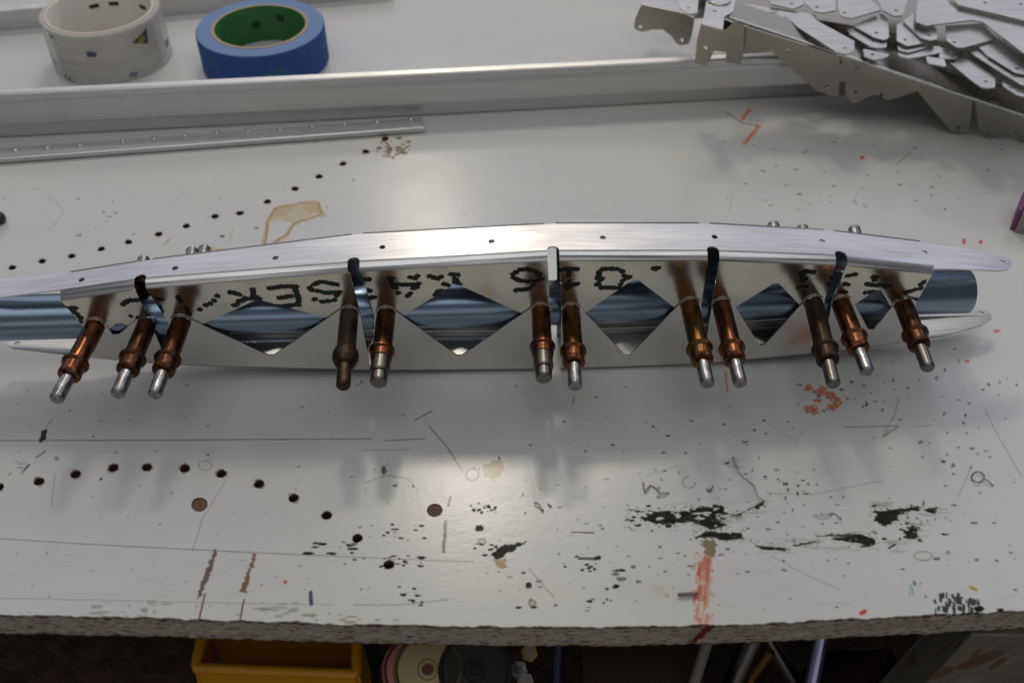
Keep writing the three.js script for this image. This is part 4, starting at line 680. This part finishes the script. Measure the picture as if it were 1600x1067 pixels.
for (const [label, h, tabs] of lying) {
  const t = heapRib(label); let k = 0;
  for (const [pts, holes, own] of tabs) {
    part('tab', levelPlate(pts, own ?? h + k * 0.0004, holes), M.aluPile, t);
    k++;
  }
}
// ------------------------------------------------------------------ shavings, a pin and a wire ring
{
  const t = thing('steel_pin', 'short grey steel pin lying across the orange paint streak near the front edge', 'pin');
  const a = onY(1058, 929, 0.0011), b = onY(1092, 927, 0.0011); t.position.copy(a);
  const g = new THREE.CapsuleGeometry(0.00062, a.distanceTo(b) - 0.0017, 4, 12); g.rotateZ(Math.PI / 2); g.translate(a.distanceTo(b) / 2, 0, 0); g.rotateY(-Math.atan2(b.z - a.z, b.x - a.x)); part('pin_shaft', g, M.steelDark, t);
}
function wire(pts, r, h = 0.0008) { const q = pts.map(([x, y], i) => onY(x, y, h + 0.0006 * Math.sin(i * 2.1))); return new THREE.TubeGeometry(new THREE.CatmullRomCurve3(q), 60, r, 6); }
{
  const t = thing('wire_curl', 'thin steel swarf curl bent into a ring with a tail, right side of the bench', 'metal shaving');
  const p = []; for (let i = 0; i <= 12; i++) { const a = 0.5 - i / 12 * Math.PI * 2; p.push([1529 + Math.cos(a) * 10, 745 + Math.sin(a) * 8]); } p.push([1545, 751], [1553, 759]); part('wire', wire(p, 0.00022), M.steel, t);
  const t2 = thing('wire_curl', 'long thin bent metal shaving right of the dark chipped paint', 'metal shaving'); part('wire', wire([[1146, 713], [1154, 732], [1162, 745], [1178, 757], [1186, 775], [1196, 783]], 0.0003), M.aluDull, t2);
  const t3 = thing('wire_curl', 'wavy metal shaving above the long dark chipped paint', 'metal shaving'); part('wire', wire([[1005, 753], [1010, 764], [1018, 758], [1028, 764], [1034, 770], [1046, 770]], 0.0004), M.aluDull, t3);
  const t4 = thing('wire_curl', 'bent metal shaving beside the three short scratches at right', 'metal shaving'); part('wire', wire([[1271, 803], [1290, 804], [1305, 802], [1312, 807], [1315, 811]], 0.0003), M.aluDull, t4);
  const t5 = thing('wire_curl', 'short crooked metal shaving in the middle of the front bench', 'metal shaving'); part('wire', wire([[835, 785], [842, 787], [846, 796]], 0.0004), M.aluDull, t5);
  const cg = new THREE.BoxGeometry(0.0016, 0.00022, 0.0006), spots = [[1493, 545], [1332, 596], [1350, 602], [1316, 608], [1280, 618], [1510, 648], [1507, 660], [1355, 632], [1008, 768], [1030, 762], [1108, 766], [1112, 764], [1196, 744], [1154, 730], [1232, 764], [1247, 770], [1248, 758], [1228, 755], [1300, 803], [1475, 720], [1491, 726], [1425, 790], [1444, 786], [1228, 777], [1430, 910], [848, 797], [860, 790], [617, 758], [780, 715], [1397, 594], [1420, 606], [1465, 590], [1546, 600], [1590, 600], [1380, 640], [1440, 690], [1520, 700]];
  const im = new THREE.InstancedMesh(cg, M.steel, spots.length * 3); const m4 = new THREE.Matrix4(), e = new THREE.Euler(), qt = new THREE.Quaternion();
  let k = 0; for (const s of spots) for (let j = 0; j < 3; j++) { const p = onY(s[0] + (j ? rr(-40, 40) : 0), s[1] + (j ? rr(-30, 30) : 0), 0.0005); qt.setFromEuler(e.set(rr(-0.5, 0.5), rr(0, 6), rr(-0.4, 0.4))); m4.compose(p, qt, V3(j ? rr(0.2, 0.6) : rr(0.6, 1.2), 1, j ? rr(0.4, 0.9) : rr(0.7, 1.6))); im.setMatrixAt(k++, m4); }
  im.name = 'metal_shavings'; im.castShadow = im.receiveShadow = true; scene.add(im); tag(im, 'tiny bright metal shavings scattered on the right half of the bench', 'metal shavings', null, 'stuff');
}

// ------------------------------------------------------------------ under the bench
{
  const fl = std([0.17, 0.11, 0.085], { roughness: 0.95, bumpMap: rep(grain, 30, 30), bumpScale: 0.004, map: (() => { const c = dataTex(256, 256, (u, v) => { const n = tn(u, v, 30, 30, 5) * 0.8 + tn(u, v, 6, 6, 9) * 0.5; const k = cl(190 + 90 * n); return [k, k * 0.97, k * 0.95]; }, true); c.repeat.set(14, 14); return c; })() });
  const g = new THREE.PlaneGeometry(6, 6); g.rotateX(-Math.PI / 2); g.translate(0, -0.42, 0); const m = part('floor', g, fl, scene); tag(m, null, null, null, 'structure');
}
{
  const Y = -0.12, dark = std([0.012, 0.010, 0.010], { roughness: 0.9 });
  const yel = std([0.72, 0.33, 0.012], { roughness: 0.45 });
  const t = thing('storage_bin', 'yellow orange plastic storage bin on the floor under the bench', 'storage bin');
  const A = onY(306, 1043, Y), B = onY(556, 1053, Y), C = onY(320, 975, Y), D = onY(556, 975, Y); t.position.set((A.x + B.x) / 2, -0.42, (A.z + C.z) / 2);
  const o = t.position.clone(); const H = 0.295;
  const wall = (a, b, lean) => { const dir = b.clone().sub(a).setY(0), l = dir.length(); dir.normalize(); const n = V3(-dir.z, 0, dir.x); const g = new RoundedBoxGeometry(l, H, 0.003, 2, 0.0012); g.translate(0, -H / 2, 0); g.rotateX(lean); g.applyMatrix4(new THREE.Matrix4().makeBasis(dir, UP, n)); const c = a.clone().add(b).multiplyScalar(0.5).sub(o); g.translate(c.x, c.y, c.z); return g; };
  part('front_wall', wall(A, B, -0.06), yel, t); part('left_wall', wall(C, A, -0.10), yel, t); part('right_wall', wall(B, D, -0.02), yel, t); part('back_wall', wall(D, C, -0.02), yel, t);
  const rim = new THREE.TubeGeometry(new THREE.CatmullRomCurve3([A, B, D, C].map((p) => p.clone().sub(o)), true, 'catmullrom', 0.02), 120, 0.0026, 8, true); part('rim', rim, yel, t);
  const t2 = thing('dark_pouch', 'black folded pouch standing inside the yellow bin', 'pouch'); const p = onY(520, 1020, Y - 0.05); t2.position.copy(p);
  const s = new THREE.Shape(); s.moveTo(-0.035, -0.03); s.lineTo(0.022, -0.03); s.lineTo(0.022, 0.040); s.lineTo(0.002, 0.038); s.closePath(); const gg = new THREE.ExtrudeGeometry(s, { depth: 0.01, bevelEnabled: true, bevelSize: 0.002, bevelThickness: 0.002, bevelSegments: 2 }); gg.rotateX(-0.7); part('pouch_body', gg, dark, t2);
  const t3 = thing('dark_strap', 'black strap hanging inside the yellow bin by its back wall', 'strap'); const p3 = onY(394, 1022, Y - 0.06); t3.position.copy(p3); const sg = new RoundedBoxGeometry(0.0055, 0.07, 0.003, 2, 0.001); sg.rotateX(-0.2); part('strap_band', sg, dark, t3);
}
{
  // discs and hardware in the gloom
  const disc = (px, py, y, r, th, mat, name, label, cat, hub) => { const t = thing(name, label, cat); const p = onY(px, py, y); t.position.copy(p); t.lookAt(EYE.x + (p.x - EYE.x) * 0.6, EYE.y, EYE.z); const prof = [[0, 0], [r * 0.28, 0], [r * 0.30, 0.001], [r * 0.86, 0.001], [r * 0.92, 0.003], [r, 0.002], [r, -th], [0, -th]].map(([x, z]) => new THREE.Vector2(Math.max(x, 0), z)); const g = new THREE.LatheGeometry(prof, 56); g.rotateX(Math.PI / 2); part('disc_plate', toCreasedNormals(g, 0.5), mat, t); const h = new THREE.CylinderGeometry(r * 0.16, r * 0.16, 0.006, 24); h.rotateX(Math.PI / 2); h.translate(0, 0, 0.001); part('hub', h, hub, t); };
  disc(668, 1046, -0.11, 0.0155, 0.010, std([0.34, 0.27, 0.14], { metalness: 0.8, roughness: 0.45 }), 'zinc_disc', 'yellowish pink metal disc standing on edge under the bench', 'disc', std([0.15, 0.045, 0.05], { metalness: 0.5, roughness: 0.5 }));
  disc(651, 1046, -0.118, 0.016, 0.005, std([0.50, 0.20, 0.20], { metalness: 0.7, roughness: 0.5 }), 'zinc_disc', 'pink edged metal disc half hidden behind the yellowish disc', 'disc', M.steelDark);
  disc(742, 1048, -0.11, 0.0165, 0.008, std([0.035, 0.03, 0.026], { roughness: 0.7 }), 'rubber_wheel', 'dark round wheel beside the yellowish disc under the bench', 'wheel', M.black);
  const rod = (x0, y0, x1, y1, y, r, mat, name, label, cat) => { const a = onY(x0, y0, y), b = onY(x1, y1, y - 0.02), d = b.clone().sub(a), t = thing(name, label, cat); t.position.copy(a); const g = new THREE.CylinderGeometry(r, r, d.length() * 1.3, 20); g.translate(0, d.length() * 0.5, 0); g.applyQuaternion(new THREE.Quaternion().setFromUnitVectors(UP, d.clone().normalize())); part('rod_body', g, mat, t); const e = new THREE.TorusGeometry(r, r * 0.18, 8, 20); e.rotateX(Math.PI / 2); e.applyQuaternion(new THREE.Quaternion().setFromUnitVectors(UP, d.clone().normalize())); part('rod_rim', e, mat, t); };
  rod(1108, 995, 1084, 1070, -0.10, 0.0026, std([0.24, 0.22, 0.18], { roughness: 0.6 }), 'wooden_rod', 'pale thin rod leaning under the bench left of the metal fittings', 'rod');
  rod(1286, 985, 1268, 1072, -0.09, 0.0032, std([0.40, 0.42, 0.60], { metalness: 0.9, roughness: 0.3 }), 'steel_rod', 'shiny bluish steel rod standing under the bench', 'rod');
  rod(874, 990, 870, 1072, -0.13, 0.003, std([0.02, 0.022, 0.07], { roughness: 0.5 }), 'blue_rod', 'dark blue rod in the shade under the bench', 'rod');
  rod(1180, 995, 1150, 1060, -0.12, 0.0055, M.steelDark, 'metal_fitting', 'short fat steel fitting leaning under the bench', 'fitting'); rod(1196, 990, 1240, 1062, -0.13, 0.004, M.steelDark, 'metal_fitting', 'thin steel fitting leaning right of the fat one', 'fitting'); rod(1200, 1025, 1165, 1072, -0.125, 0.0022, std([0.30, 0.19, 0.06], { metalness: 0.8, roughness: 0.4 }), 'metal_fitting', 'small brassy fitting across the fat steel one', 'fitting');
  for (const [x, y, mat, label] of [[828, 1020, std([0.30, 0.20, 0.10], { metalness: 0.8, roughness: 0.4 }), 'small brassy nut right of the dark wheel under the bench'], [812, 1046, M.steel, 'small shiny steel nut below the brassy one'], [822, 1064, M.steelDark, 'dark steel nut lowest right of the wheel']]) { const t = thing('hex_nut', label, 'nut', 'nuts right of the dark wheel'); const p = onY(x, y, -0.12); t.position.copy(p); t.rotation.set(0.5, 0.3, 0.2); const g = new THREE.CylinderGeometry(0.0042, 0.0042, 0.004, 6); part('nut_body', g, mat, t); const h = new THREE.CylinderGeometry(0.0019, 0.0019, 0.0042, 16); part('nut_hole', h, M.steelDark, t); }
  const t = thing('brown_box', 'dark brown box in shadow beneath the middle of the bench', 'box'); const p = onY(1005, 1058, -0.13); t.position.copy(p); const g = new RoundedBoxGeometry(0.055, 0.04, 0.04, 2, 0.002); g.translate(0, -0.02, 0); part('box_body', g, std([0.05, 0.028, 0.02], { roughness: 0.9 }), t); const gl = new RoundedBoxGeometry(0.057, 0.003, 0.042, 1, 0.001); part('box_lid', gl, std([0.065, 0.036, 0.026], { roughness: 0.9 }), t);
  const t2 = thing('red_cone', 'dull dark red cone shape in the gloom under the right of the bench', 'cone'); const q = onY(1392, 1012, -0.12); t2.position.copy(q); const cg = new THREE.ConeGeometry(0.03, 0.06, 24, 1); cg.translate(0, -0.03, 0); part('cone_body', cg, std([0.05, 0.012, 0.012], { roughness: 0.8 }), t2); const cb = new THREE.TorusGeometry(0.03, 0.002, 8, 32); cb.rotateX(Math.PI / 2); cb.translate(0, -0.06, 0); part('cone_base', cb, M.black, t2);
  // dark back of the space below, and the panel that carries the bench
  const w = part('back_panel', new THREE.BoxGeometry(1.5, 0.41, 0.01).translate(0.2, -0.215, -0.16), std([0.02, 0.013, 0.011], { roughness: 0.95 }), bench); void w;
  const lp = onY(1517, 997, -0.02), lq = onY(1441, 1067, -0.06); void lq;
  const side = new RoundedBoxGeometry(0.16, 0.40, 0.018, 2, 0.001); side.translate(0.08, -0.2, -0.009); const p2 = side.attributes.position; for (let i = 0; i < p2.count; i++) p2.setX(i, p2.getX(i) + p2.getY(i) * 0.16);
  const lcv = document.createElement('canvas'); lcv.width = lcv.height = 512; const lc = lcv.getContext('2d'); lc.fillStyle = 'rgb(116,112,100)'; lc.fillRect(0, 0, 512, 512);
  for (let i = 0; i < 500; i++) { lc.save(); lc.translate(rnd() * 512, rnd() * 512); lc.rotate(rr(-0.9, 0.3)); const v = rnd(); lc.fillStyle = v < 0.2 ? 'rgba(92,62,36,0.7)' : v < 0.5 ? 'rgba(140,136,122,0.4)' : 'rgba(96,92,80,0.4)'; lc.beginPath(); lc.ellipse(0, 0, rr(4, 26), rr(2, 8), 0, 0, 7); lc.fill(); lc.restore(); }
  const lt = new THREE.CanvasTexture(lcv); lt.colorSpace = THREE.SRGBColorSpace; lt.magFilter = THREE.LinearFilter;
  const pm = part('side_panel', side, new THREE.MeshStandardMaterial({ map: lt, roughness: 0.9 }), bench); pm.position.set(lp.x, -0.018, lp.z);
}

renderer.render(scene, camera);
